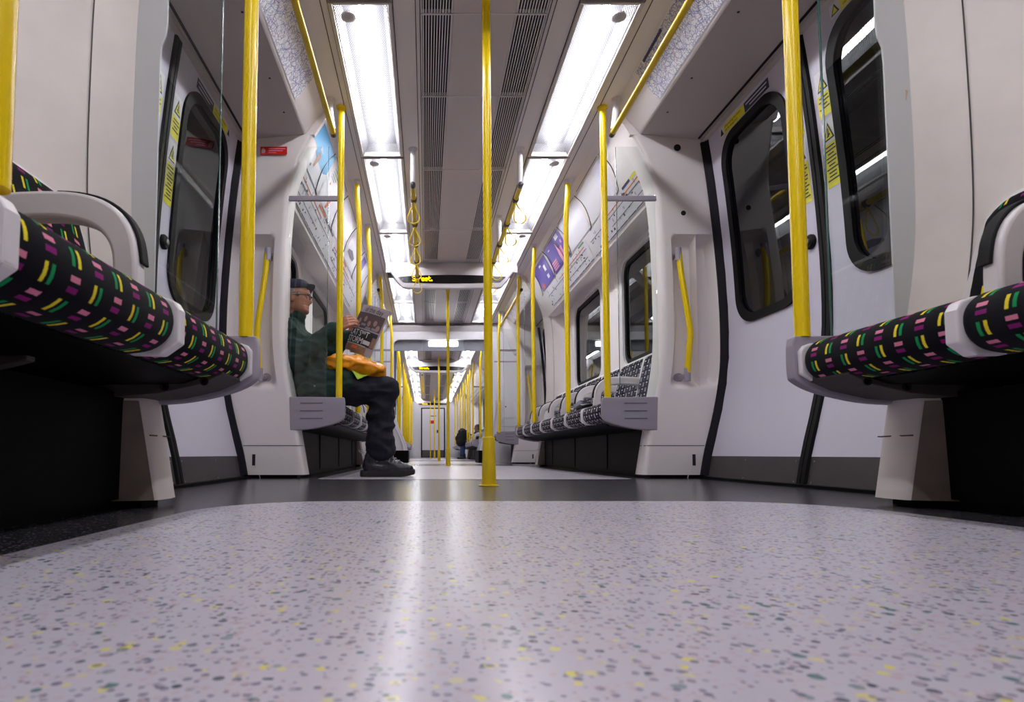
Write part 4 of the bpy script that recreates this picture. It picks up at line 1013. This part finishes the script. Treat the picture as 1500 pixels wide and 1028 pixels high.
for s in (1, -1):
    pr = [(.80, 2.0), (.80, 1.0), (.79, .78), (.74, .58), (.66, .40), (.60, .25), (.585, .16)]
    pts = [(p.x*s, p.y) for p in catmull([(a, b, 0) for a, b in pr], 4)]
    gs.grid([[(x, y, z) for x, z in pts] for y in (9.47, 10.07)]); gs.grid([[(x, 9.47, z), (s*.86, 9.47, z)] for x, z in pts])
gs.build('gangway_side', 'gang', g, smooth=True)
gb = MB()
for s in (1, -1):
    a, b = sorted((s*.565, s*.86)); gb.box(a, b, 9.44, 10.07, 0.0, .20)
gb.build('gangway_skirt', 'black', g)
for s in (1, -1):
    fb = MB(s)
    for q, y in enumerate((9.55, 9.62, 9.69, 9.76, 9.83, 9.9)): fb.box(.785, .802, y, y+.03, .8, 1.95)
    fb.build('bellows_fold', 'gangd', g)
    for e, (dx, y) in enumerate(((0, 9.43), (.035, 9.36))):
        pr = [(.80+dx, 1.0), (.79+dx, .78), (.745+dx, .60), (.665+dx, .42), (.61+dx, .27), (.60+dx, .20)]
        pts = catmull([(a, y, b) for a, b in pr], 5); fm = MB(s); fm.tube(pts, .016, 8); fm.build('gangway_fairing', 'white', g, smooth=True)
    fm = MB(s); pr = [(.80, 1.0), (.79, .78), (.745, .60), (.665, .42), (.61, .27), (.60, .20)]; pts = catmull([(a, 0, b) for a, b in pr], 5)
    fm.grid([[(p.x, 9.42, p.z), (p.x+.16, 9.38, p.z)] for p in pts]); fm.build('gangway_fairing_face', 'white', g, smooth=True)
t = empty('gangway_lamp', (0, 9.49, 1.93), 'bright rectangular lamp in the grey header over the gangway', 'lamp')
MB().prism(rrect(-.27, .27, 1.875, 1.99, .02, 4), 'y', 9.488, 9.5).build('lamp_bezel', 'gang', t); MB().prism(rrect(-.235, .24, 1.893, 1.978, .015, 4), 'y', 9.482, 9.489).build('lamp_glass', 'lampw', t)
# end wall with closed door
ew = MB(); ew.box(-1.5, 1.5, 23.4, 23.46, 0, 2.4); tag(ew.build('wall_far_end', 'hatch'), kind='structure')
eb = MB(); eb.box(-1.5, 1.5, -2.26, -2.2, 0, 2.4); tag(eb.build('wall_back', 'shell'), kind='structure')
dt = empty('door_end', (0, 23.4, 0), kind='structure')
MB().box(-.48, .48, 23.36, 23.4, 0, 1.99).build('door_surround', 'seal', dt); MB().box(-.43, .43, 23.34, 23.36, .30, 1.94).build('door_leaf', 'hatch', dt); MB().box(-.43, .43, 23.34, 23.36, .02, .295).build('kick_plate', 'kick', dt)
MB().box(.15, .23, 23.325, 23.34, .98, 1.10).build('door_handle', 'rubber', dt); MB().box(-.12, .12, 23.33, 23.34, 1.64, 1.67).build('vent_slot', 'joint', dt)
MB().box(-.13, .07, 23.33, 23.34, 1.35, 1.48).build('red_notice', 'red', dt)
# ------------------------------------------------------------------ small things on seats and floor
p = MB(); ns = []
for q in range(3):
    rows = []
    for a in range(7):
        for_b = [(.80+a*.035+.01*math.sin(q+a), 4.04+b*.07+q*.012, .480+q*.011+.012*math.sin(a*.9+q)+.010*math.sin(b*1.3)) for b in range(6)]
        rows.append(for_b)
    p.grid(rows); p.grid([[(x, y, z-.004) for x, y, z in r] for r in rows])
o = p.build('folded_newspaper', 'paper', smooth=True); tag(o, 'crumpled pale newspaper left lying on the right-hand bench', 'newspaper')
p2 = MB()
for k in range(4): p2.face([p2.pt(q) for q in ((.81+.03*k, 4.06, .516), (.825+.03*k, 4.06, .517), (.825+.03*k, 4.11, .521), (.81+.03*k, 4.11, .520))])
p2.build('printed_block', 'red', o)
sc = MB(); sc.grid([[(.03-.26, 14.9, .004), (.0-.26, 15.2, .03)], [(.16-.26, 14.95, .006), (.12-.26, 15.1, .012)]]); o = sc.build('litter_scrap', 'ink'); tag(o, 'small black scrap lying on the distant aisle floor', 'litter')


# ------------------------------------------------------------------ people
def remesh(mb, name, m, parent, voxel, smooth_it=4, wr=0., wf=9., keep=None, seed=0.):
    """union the overlapping shapes of mb into one continuous surface."""
    o = mb.build(name, m, parent, recalc=True)
    r = o.modifiers.new('Remesh', 'REMESH'); r.mode = 'VOXEL'; r.voxel_size = voxel
    sm = o.modifiers.new('Smooth', 'SMOOTH'); sm.iterations = smooth_it; sm.factor = .5
    bpy.context.view_layer.update(); dg = bpy.context.evaluated_depsgraph_get()
    me = bpy.data.meshes.new_from_object(o.evaluated_get(dg)); o.modifiers.clear(); old = o.data; o.data = me; bpy.data.meshes.remove(old)
    if wr:
        ns = [v.normal.copy() for v in me.vertices]
        for v, n in zip(me.vertices, ns):
            p = v.co*wf; q = Vector((p.x+seed, p.y*1.0, p.z*1.6)); k = abs(noise.noise(q))*-2+.5+noise.noise(q*2.3)*.5
            v.co += n*(k*wr)
    me.polygons.foreach_set('use_smooth', [True]*len(me.polygons))
    if not me.materials: me.materials.append(M[m])
    return o
def head_shape(mb, c, fx, sc=1., pitch=0.):
    """head with brow, nose, lips, chin and ears; c = ear-level centre, faces +x*fx; heights in metres from the chin."""
    F_ = [(0, .052), (.012, .078), (.028, .086), (.042, .083), (.052, .087), (.060, .083), (.068, .088), (.078, .084), (.10, .088), (.118, .083), (.130, .090), (.145, .092), (.17, .086), (.195, .068), (.213, .040), (.222, .008)]
    B_ = [(0, -.005), (.02, -.03), (.05, -.062), (.08, -.082), (.12, -.096), (.16, -.096), (.19, -.080), (.21, -.052), (.222, -.015)]
    W_ = [(0, .022), (.015, .040), (.04, .058), (.07, .066), (.10, .071), (.13, .074), (.16, .073), (.19, .060), (.21, .038), (.222, .010)]
    N_ = [(.070, 0), (.077, .020), (.086, .026), (.10, .018), (.12, .006), (.13, 0)]
    cp, sp_ = math.cos(pitch), math.sin(pitch)
    def P(x, y, z):
        x, z = x*sc, (z-.11)*sc; return (c[0]+fx*(x*cp-z*sp_), c[1]+y*sc, c[2]+x*sp_+z*cp)
    rows = []; n = 44
    for k in range(38):
        z = .222*k/37; f, b, w = slerp_(F_, z), slerp_(B_, z), slerp_(W_, z); cx = (f+b)/2; a = (f-b)/2; row = []
        for q in range(n):
            t = q*2*PI/n; ct, st = math.cos(t), math.sin(t); x = cx+a*math.copysign(abs(ct)**.85, ct); y = w*math.copysign(abs(st)**.9, st)
            tt = min(t, 2*PI-t); x += lerp(N_, z)*math.exp(-(tt/.20)**2) if .07 < z < .13 else 0
            e = math.exp(-((tt-.42)/.17)**2)*math.exp(-((z-.112)/.011)**2); x -= e*.011
            x -= .006*math.exp(-((tt-.55)/.2)**2)*math.exp(-((z-.065)/.02)**2)
            row.append(P(x, y, z))
        rows.append(row)
    mb.grid(rows, close=True, cap=True)
    for s in (1, -1): 
        mb.sphere(P(-.008, s*.074, .105), (.018*sc, .008*sc, .030*sc), 12, 8); mb.sphere(P(.075, s*.030, .112), .0105*sc, 10, 7)
    return P
def add_hand(mb, w, d, up, side, sc=1., curl=1.):
    """w: wrist, d: pointing direction, up: back-of-hand normal, side: towards the thumb."""
    w, d, up, side = Vector(w), Vector(d).normalized(), Vector(up).normalized(), Vector(side).normalized()
    k = w+d*.085*sc
    for q in (-1.5, -.5, .5, 1.5): mb.limb(w+side*(q*.012*sc), k+side*(q*.019*sc), .016*sc, .0125*sc, 10)
    L = [.036, .043, .046, .040]
    for i, q in enumerate((-1.5, -.5, .5, 1.5)):
        p = k+side*(q*.0195*sc); ang = .35*curl+.06*i; a = d
        for j, (l, r) in enumerate(((L[i], .0092), (L[i]*.66, .0084), (L[i]*.52, .0076))):
            a = (d*math.cos(ang)-up*math.sin(ang)); q2 = p+a*l*sc; mb.limb(p, q2, r*sc, r*.93*sc, 10); p = q2; ang += .62*curl
    p = w+side*.024*sc+d*.02*sc; a = (side*.62+d*.62-up*.45).normalized(); q2 = p+a*.042*sc; mb.limb(p, q2, .013*sc, .0105*sc, 10)
    a = (d*.9+side*.12-up*.45).normalized(); q3 = q2+a*.032*sc; mb.limb(q2, q3, .0102*sc, .0085*sc, 10)
def shoe(mb, tip, heel, y, sc=1.):
    pass
YM = 3.78
man = empty('man_anchor', (-1.0, YM, 0)); bpy.data.objects.remove(man)
# body: one continuous skin surface, itself the top-level thing
bd = MB()
PH = head_shape(bd, (-1.125, YM-.02, 1.145), 1, 1.0, .02)
NB = (-1.155, YM, .985)
bd.limb(NB, (-1.125, YM-.015, 1.075), .056, .054)
bd.limb((-1.03, YM, .60), (-1.10, YM, .80), .12, .13, 16, 1.25, 1.2); bd.limb((-1.11, YM, .80), (-1.155, YM, .93), .10, .06, 16, 1.3, 1.6)
RS, LS = (-1.155, YM-.165, .920), (-1.155, YM+.165, .920)
RE, LE = (-1.075, YM-.20, .715), (-1.05, YM+.20, .72)
RW, LW = (-.850, YM-.115, .930), (-.80, YM+.17, .95)
for S, E_, W_ in ((RS, RE, RW), (LS, LE, LW)): bd.limb(S, E_, .048, .042); bd.limb(E_, W_, .041, .027)
add_hand(bd, RW, (.80, .02, .52), (-.30, -.82, .46), (-.30, .10, .82), 1.02, 1.05)
add_hand(bd, LW, (.75, .10, .55), (.1, .9, .2), (-.35, -.15, .8), 1.0, 1.0)
RH, LH = (-1.0, YM-.10, .545), (-1.0, YM+.10, .545); RK, LK = (-.525, YM-.13, .545), (-.535, YM+.12, .54); RA, LA = (-.575, YM-.12, .105), (-.60, YM+.13, .105)
for Hh, K, A in ((RH, RK, RA), (LH, LK, LA)): bd.limb(Hh, K, .078, .055); bd.limb(K, A, .052, .036); bd.limb(A, (A[0]+.13, A[1], .055), .036, .03)
man = remesh(bd, 'seated_person', 'skin', None, .0042, 3)
tag(man, 'person in green coat and navy cap sitting on the left bench reading a newspaper', 'person')
OFF[man.name] = Vector((0, 0, 0))
jk = MB()
jk.limb((-1.02, YM, .56), (-1.10, YM, .79), .155, .155, 18, 1.30, 1.25); jk.limb((-1.10, YM, .79), (-1.15, YM, .925), .150, .095, 18, 1.3, 1.85)
for S, E_, W_ in ((RS, RE, RW), (LS, LE, LW)):
    E2 = tuple(E_[k]+(W_[k]-E_[k])*.90 for k in range(3)); jk.limb(S, E_, .074, .066); jk.limb(E_, E2, .066, .052); jk.limb(tuple(E_[k]+(W_[k]-E_[k])*.80 for k in range(3)), E2, .055, .056)
jk.limb((-1.155, YM, .96), (-1.140, YM-.01, 1.005), .075, .062, 18)
jk.limb((-1.160, YM, .97), (-1.118, YM-.01, 1.032), .072, .060, 18); jk.limb((-1.0, YM-.11, .565), (-.80, YM-.13, .585), .115, .095); jk.limb((-1.0, YM+.11, .565), (-.82, YM+.13, .585), .11, .09); jk.limb((-.95, YM, .58), (-.80, YM, .585), .10, .08)
jk.limb((-1.0, YM-.20, .52), (-.86, YM-.20, .52), .06, .05)
coat = remesh(jk, 'coat', 'coat', man, .0075, 4, .016, 9.)
cf = MB(); a = Vector(RE).lerp(Vector(RW), .82); b = Vector(RE).lerp(Vector(RW), .93); cf.limb(a, b, .059, .058); remesh(cf, 'coat_cuff', 'coat', coat, .006, 3, .002, 20.)
pk = MB(); pk.prism([(-.99, .60), (-.90, .50), (-.895, .503), (-.985, .604)], 'y', YM-.268, YM-.262); pk.build('pocket_edge', 'coat', coat)
zp = MB(); zp.box(-.955, -.945, YM-.272, YM-.264, .545, .556); zp.build('zip_pull', 'steel', coat)
tr = MB()
for Hh, K, A in ((RH, RK, RA), (LH, LK, LA)):
    tr.limb(Hh, K, .100, .076); tr.limb(K, (A[0], A[1], .40), .075, .078); tr.limb((A[0]+.02, A[1], .42), (A[0]+.01, A[1], .18), .078, .085); tr.limb((A[0]+.02, A[1], .20), (A[0]+.03, A[1], .165), .082, .072)
tr.limb((-1.05, YM, .54), (-.95, YM, .54), .12, .11, 16, 1.5, 1.5)
remesh(tr, 'trousers', 'trouser', man, .0075, 3, .016, 8., seed=4.)
for A, lab in ((RA, 'r'), (LA, 'l')):
    sh = MB(); x, y = A[0], A[1]; so_ = []
    out = [(-.115, .0), (-.105, .030), (-.06, .037), (.0, .036), (.09, .045), (.165, .050), (.205, .040), (.225, .015), (.228, 0)]
    out = out+[(a, -b) for a, b in out[::-1][1:-1]]
    out = [(p.x, p.y) for p in catmull([(a, b, 0) for a, b in out], 3, True)]
    rows = [[(x+a*k, y+b*k, z+max(0, a-.14)*.16) for a, b in out] for z, k in ((.0, .97), (.008, 1.0), (.030, 1.0), (.036, .97))]
    so2 = MB(); so2.grid(rows, close=True, cap=True); so = so2.build('shoe', 'sole', man, smooth=True)
    up = MB(); up.limb((x-.055, y, .065), (x-.04, y, .135), .047, .044, 16, .85, .95); up.limb((x-.05, y, .055), (x+.17, y, .048), .046, .036, 16, .8, 1.25); up.limb((x+.0, y, .105), (x+.13, y, .058), .042, .038, 16, .85, 1.1); up.limb((x+.1, y, .05), (x+.185, y, .048), .038, .032, 16, 1.1, 1.2)
    remesh(up, 'shoe_upper', 'shoe', so, .005, 3, .003, 22., seed=x)
    for k in range(5):
        lc = MB(); xx = x+.035+k*.022; zz = .150-k*.0135; lc.tube(catmull([(xx-.012, y-.036, zz-.028), (xx-.004, y-.024, zz-.002), (xx+.006, y, zz+.008), (xx+.008, y+.024, zz-.004), (xx+.004, y+.036, zz-.028)], 4), .0032, 6); lc.build('lace', 'lace', so, smooth=True)
    lp = MB(); lp.tube(catmull([(x-.095, y, .14), (x-.118, y, .155), (x-.125, y, .165), (x-.112, y, .160), (x-.09, y, .15)], 4), .003, 6); lp.build('heel_loop', 'lace', so, smooth=True)
# cap, hair, glasses
cp = MB(); rows = []
for k in range(9):
    t = k/8*PI/2; rr = math.cos(t); row = []
    for q in range(28):
        a = q*2*PI/28; x = -.002+.104*math.cos(a)*(.98 if k == 0 else 1)*max(rr, .05)**.75; y = .081*math.sin(a)*max(rr, .05)**.75; row.append(PH(x, y, .165+.075*math.sin(t)+(.010*math.cos(a) if k < 3 else 0)))
    rows.append(row)
cp.grid(rows, close=True, cap=True); cap = cp.build('cap', 'cap', man, smooth=True)
br = MB(); rows = []
for e in (0, -.005):
    rows += [[PH(.085+r_*(.040*math.cos(a))+.0*r_, .066*math.sin(a)*(1 if r_ < .5 else 1), .172+.030*r_-.012*abs(math.sin(a))*1+e) for a in [(-PI/2+PI*q/14) for q in range(15)]] for r_ in (.0, .5, 1.)][::(1 if e == 0 else -1)]
br.grid(rows); br.build('cap_peak', 'cap', cap, smooth=True)
hr = MB()
hr.sphere(PH(-.03, -.066, .142), (.048, .018, .034), 14, 9); hr.sphere(PH(-.03, .066, .142), (.048, .018, .034), 14, 9); hr.sphere(PH(-.070, 0, .120), (.038, .060, .045), 16, 10); hr.sphere(PH(.030, -.068, .130), (.012, .008, .025), 10, 7)
remesh(hr, 'hair', 'hair', man, .005, 2, .002, 40.)
gl = MB()
for q in (1, -1):
    c0 = [PH(.098-abs(y_)*.0, q*.033+y_, .114+z_) for y_, z_ in [(.024*math.cos(a), .018*math.sin(a)) for a in [k*2*PI/18 for k in range(18)]]]
    gl.tube(c0, .0022, 6, closed=True); gl.tube([PH(.096, q*.057, .118), PH(.05, q*.076, .120), PH(-.012, q*.079, .118), PH(-.022, q*.078, .106)], .002, 6)
gl.tube([PH(.1, -.010, .118), PH(.106, 0, .120), PH(.1, .010, .118)], .002, 6); gl.build('glasses', 'ink', man, smooth=True)
br = MB()
for q in (1, -1): br.sphere(PH(.089, q*.032, .131), (.006, .020, .005), 10, 7)
br.build('eyebrow', 'hair', man, smooth=True)
# orange bag on the lap and lime cloth
bg = MB()
bg.limb((-.86, YM-.13, .715), (-.70, YM-.12, .700), .045, .055, 14, 1.4, 2.0); bg.limb((-.74, YM-.10, .700), (-.58, YM-.08, .665), .055, .045, 14, 2.2, 2.4); bg.limb((-.62, YM-.1, .665), (-.56, YM-.1, .645), .043, .028, 14, 2.2, 2.)
bag = remesh(bg, 'carrier_bag', 'bag', None, .007, 3, .018, 13., seed=2.); tag(bag, 'crumpled orange plastic bag resting on the lap of the reader', 'bag')
hv = MB(); hv.grid([[(-.735+.01*k, YM-.215+.01*k, .655-.004*k), (-.70+.01*k, YM-.20, .60+.004*k)] for k in range(9)]); hv.grid([[(-.735+.01*k, YM-.205+.01*k, .650-.004*k), (-.70+.01*k, YM-.19, .598+.004*k)] for k in range(9)]); o = hv.build('folded_cloth', 'hivis', smooth=True); tag(o, 'lime green cloth peeping out below the orange bag', 'cloth')

# newspaper held open (tabloid, several sheets)
TL, TRc, BR, BL = Vector((-.700, YM+.13, 1.150)), Vector((-.508, YM-.10, 1.045)), Vector((-.628, YM-.17, .735)), Vector((-.815, YM+.06, .835))
def PG(u, v, e=0.):
    """u 0..1 spine to right edge, v 0 top .. 1 bottom"""
    p = TL.lerp(TRc, u).lerp(BL.lerp(BR, u), v); n = (TRc-TL).cross(BL-TL).normalized()
    if n.y > 0: n = -n
    bow = .016*math.sin(u*PI)+.010*math.sin(v*PI)*(1-u)
    return p+n*(bow+e)
def pg_strip(mb, u0, u1, v0, v1, e, nu=10, nv=10): mb.grid([[PG(u0+(u1-u0)*i/nu, v0+(v1-v0)*j/nv, e) for i in range(nu+1)] for j in range(nv+1)])
pp = MB(); pg_strip(pp, 0, 1, 0, 1, 0); pg_strip(pp, 0, 1, 0, 1, -.0015); paper = pp.build('tabloid_newspaper', 'news', smooth=True)
tag(paper, 'tabloid newspaper held open in front of the reader, black headline on its cover', 'newspaper')
for k, (dx, dz) in enumerate(((.012, .006), (.022, .003))):
    q = MB(); q.grid([[Vector(PG(i/8, j/8, -.006-.006*k-.05*(1-i/8)*(k+1)*.35))+Vector((dx*(i/8)*-.3, 0, dz)) for i in range(9)] for j in range(9)]); q.build('inner_page', 'newsw', paper, smooth=True)
lf = MB(); lf.grid([[PG(-.34*i/8, j/8, -.012-.05*(i/8)**1.2) for i in range(9)] for j in range(9)]); lf.build('left_page', 'newsw', paper, smooth=True)
def pgm(e, u0, v0, su, asp=1.0):
    return lambda x, y: PG(u0+x*su, v0-y*su*asp, e)
AS = .33/.37
ph = MB(); pg_strip(ph, .04, .97, .17, .50, .0012); M['newsf'] = mat('newsprint photo face', (146, 112, 106), .7)
photo = ph.build('cover_photo', 'newsd', paper)

for k, (u, v) in enumerate(((.20, .36), (.40, .30), (.58, .38), (.76, .34), (.88, .42))):
    fc = MB(); fc.grid([[PG(u+math.cos(a)*.055*r_, v+math.sin(a)*.062*r_, .002) for a in [q*2*PI/12 for q in range(13)]] for r_ in (0.02, 1)])
    fc.build('photo_face', 'newsf', photo)
fb = MB()
for k, (u, v) in enumerate(((.20, .46), (.40, .42), (.60, .47), (.80, .46))): fb.grid([[PG(u-.08, v-.02, .0018), PG(u+.08, v-.02, .0018)], [PG(u-.09, v+.03, .0018), PG(u+.09, v+.03, .0018)]])
fb.build('photo_shirt', 'ink2', photo)
bb = MB(); pg_strip(bb, .0, .97, .53, .84, .0012); band = bb.build('headline_band', 'ink', paper)
tx = MB(); add_text(tx, 'LAT S**T', lambda x, y: PG(.02+x*.80, .672-y*.72, .0025), .25, spacing=.90); add_text(tx, 'STORM', lambda x, y: PG(-.0+x*.80, .818-y*.72, .0025), .25, spacing=.90); tx.build('headline_text', 'stickw', paper)
t2 = MB(); add_text(t2, 'of the day', lambda x, y: PG(.22+x, .145-y*1.0, .002), .16); t2.build('masthead_text', 'ink', paper)
b2 = MB(); pg_strip(b2, .0, .80, .86, .99, .0012); b2.build('lower_photo', 'newsb', paper)
b3 = MB(); pg_strip(b3, .28, .50, .875, .935, .002); b3.build('price_block', 'orange', paper)
b4 = MB(); pg_strip(b4, .62, .84, .72, .80, .002, 2, 2); b4.build('caption_block', 'newsw', paper)
b5 = MB(); pg_strip(b5, .86, .965, .62, .83, .002, 2, 4); b5.build('side_photo', 'newsb', paper)
b6 = MB()
for k in range(3): pg_strip(b6, .02+.02*k, .75, .835+.008*k, .838+.008*k, .003, 8, 1)
b6.build('strapline_text', 'stickw', paper)

# distant seated person
Y2 = 16.0
b = MB(); P2 = head_shape(b, (1.12, Y2, .85), -1, .88, .03)
b.limb((1.14, Y2, .74), (1.13, Y2, .80), .048, .045); b.limb((1.02, Y2, .52), (1.13, Y2, .70), .12, .10, 16, 1.2, 1.4)
for q in (1, -1):
    b.limb((1.12, Y2+q*.15, .68), (1.02, Y2+q*.2, .55), .045, .04); b.limb((1.02, Y2+q*.2, .55), (.90, Y2+q*.12, .66), .04, .03); add_hand(b, (.90, Y2+q*.12, .66), (-.8, -q*.1, .5), (0, q, .2), (.2, 0, 1), .9, .9)
    b.limb((1.0, Y2+q*.09, .50), (.72, Y2+q*.11, .50), .07, .05); b.limb((.72, Y2+q*.11, .50), (.72, Y2+q*.11, .10), .05, .035)
p2 = remesh(b, 'seated_person', 'skin2', None, .008, 2); tag(p2, 'distant person in black coat and blue jeans sitting on the right of the far carriage', 'person')
b = MB(); b.limb((1.03, Y2, .50), (1.13, Y2, .67), .15, .12, 16, 1.2, 1.5); b.limb((1.14, Y2, .70), (1.14, Y2, .75), .07, .06)
for q in (1, -1): b.limb((1.12, Y2+q*.15, .67), (1.02, Y2+q*.2, .55), .07, .065); b.limb((1.02, Y2+q*.2, .55), (.915, Y2+q*.13, .645), .062, .05)
remesh(b, 'coat', 'coat2', p2, .012, 3, .006, 9.)
b = MB()
for q in (1, -1): b.limb((1.0, Y2+q*.09, .49), (.72, Y2+q*.11, .49), .09, .07); b.limb((.72, Y2+q*.11, .49), (.72, Y2+q*.11, .13), .07, .055)
remesh(b, 'jeans', 'jeans', p2, .012, 3, .004, 9.)
b = MB(); b.sphere(P2(-.018, 0, .155), (.085, .072, .068), 18, 10); b.sphere(P2(-.06, 0, .09), (.045, .062, .07), 14, 9); remesh(b, 'hair', 'hair2', p2, .008, 2, .003, 30.)
for q in (1, -1):
    b = MB(); b.limb((.76, Y2+q*.11, .05), (.60, Y2+q*.11, .036), .045, .034, 14, .9, 1.1); b.limb((.745, Y2+q*.11, .07), (.745, Y2+q*.11, .13), .045, .05); remesh(b, 'shoe', 'ink', p2, .010, 2)
b = MB(); b.limb((.66, Y2-.12, .47), (.70, Y2-.11, .73), .13, .11, 16, 1.2, 1.2); b.limb((.80, Y2-.11, .60), (.78, Y2-.11, .72), .08, .08, 16, 1.2, 1.2); b.limb((.60, Y2-.12, .56), (.64, Y2-.12, .66), .09, .08)
o = remesh(b, 'black_holdall', 'coat2', None, .012, 3, .012, 9.); tag(o, 'bulky black bag held on the knees of the distant passenger', 'bag')
EXPOSURE = .5

# ------------------------------------------------------------------ camera and world
cd = bpy.data.cameras.new('camera'); cam = bpy.data.objects.new('camera', cd); COL.objects.link(cam)
cd.sensor_width = 36; cd.lens = 860/1500*36; cd.shift_x = 126/1500; cd.shift_y = 101.7/1500; cd.clip_start = .02; cd.clip_end = 100
cam.location = (-.28, 0, .141); cam.rotation_euler = (PI/2+math.atan(860/15000), 0, 0)
cd.dof.use_dof = True; cd.dof.focus_distance = 3.2; cd.dof.aperture_fstop = 8
SC.camera = cam
w = bpy.data.worlds.new('world'); SC.world = w; w.use_nodes = True; w.node_tree.nodes['Background'].inputs[0].default_value = (.004, .004, .005, 1)
SC.view_settings.view_transform = 'Standard'; SC.view_settings.look = 'None'; SC.view_settings.gamma = 1; SC.view_settings.exposure = EXPOSURE
SC.cycles.use_denoising = True; SC.cycles.max_bounces = 8; SC.cycles.diffuse_bounces = 5; SC.cycles.glossy_bounces = 4; SC.cycles.transparent_max_bounces = 16
SC.cycles.sample_clamp_indirect = 6
SC.cycles.caustics_reflective = False; SC.cycles.caustics_refractive = False; SC.cycles.blur_glossy = 1.0
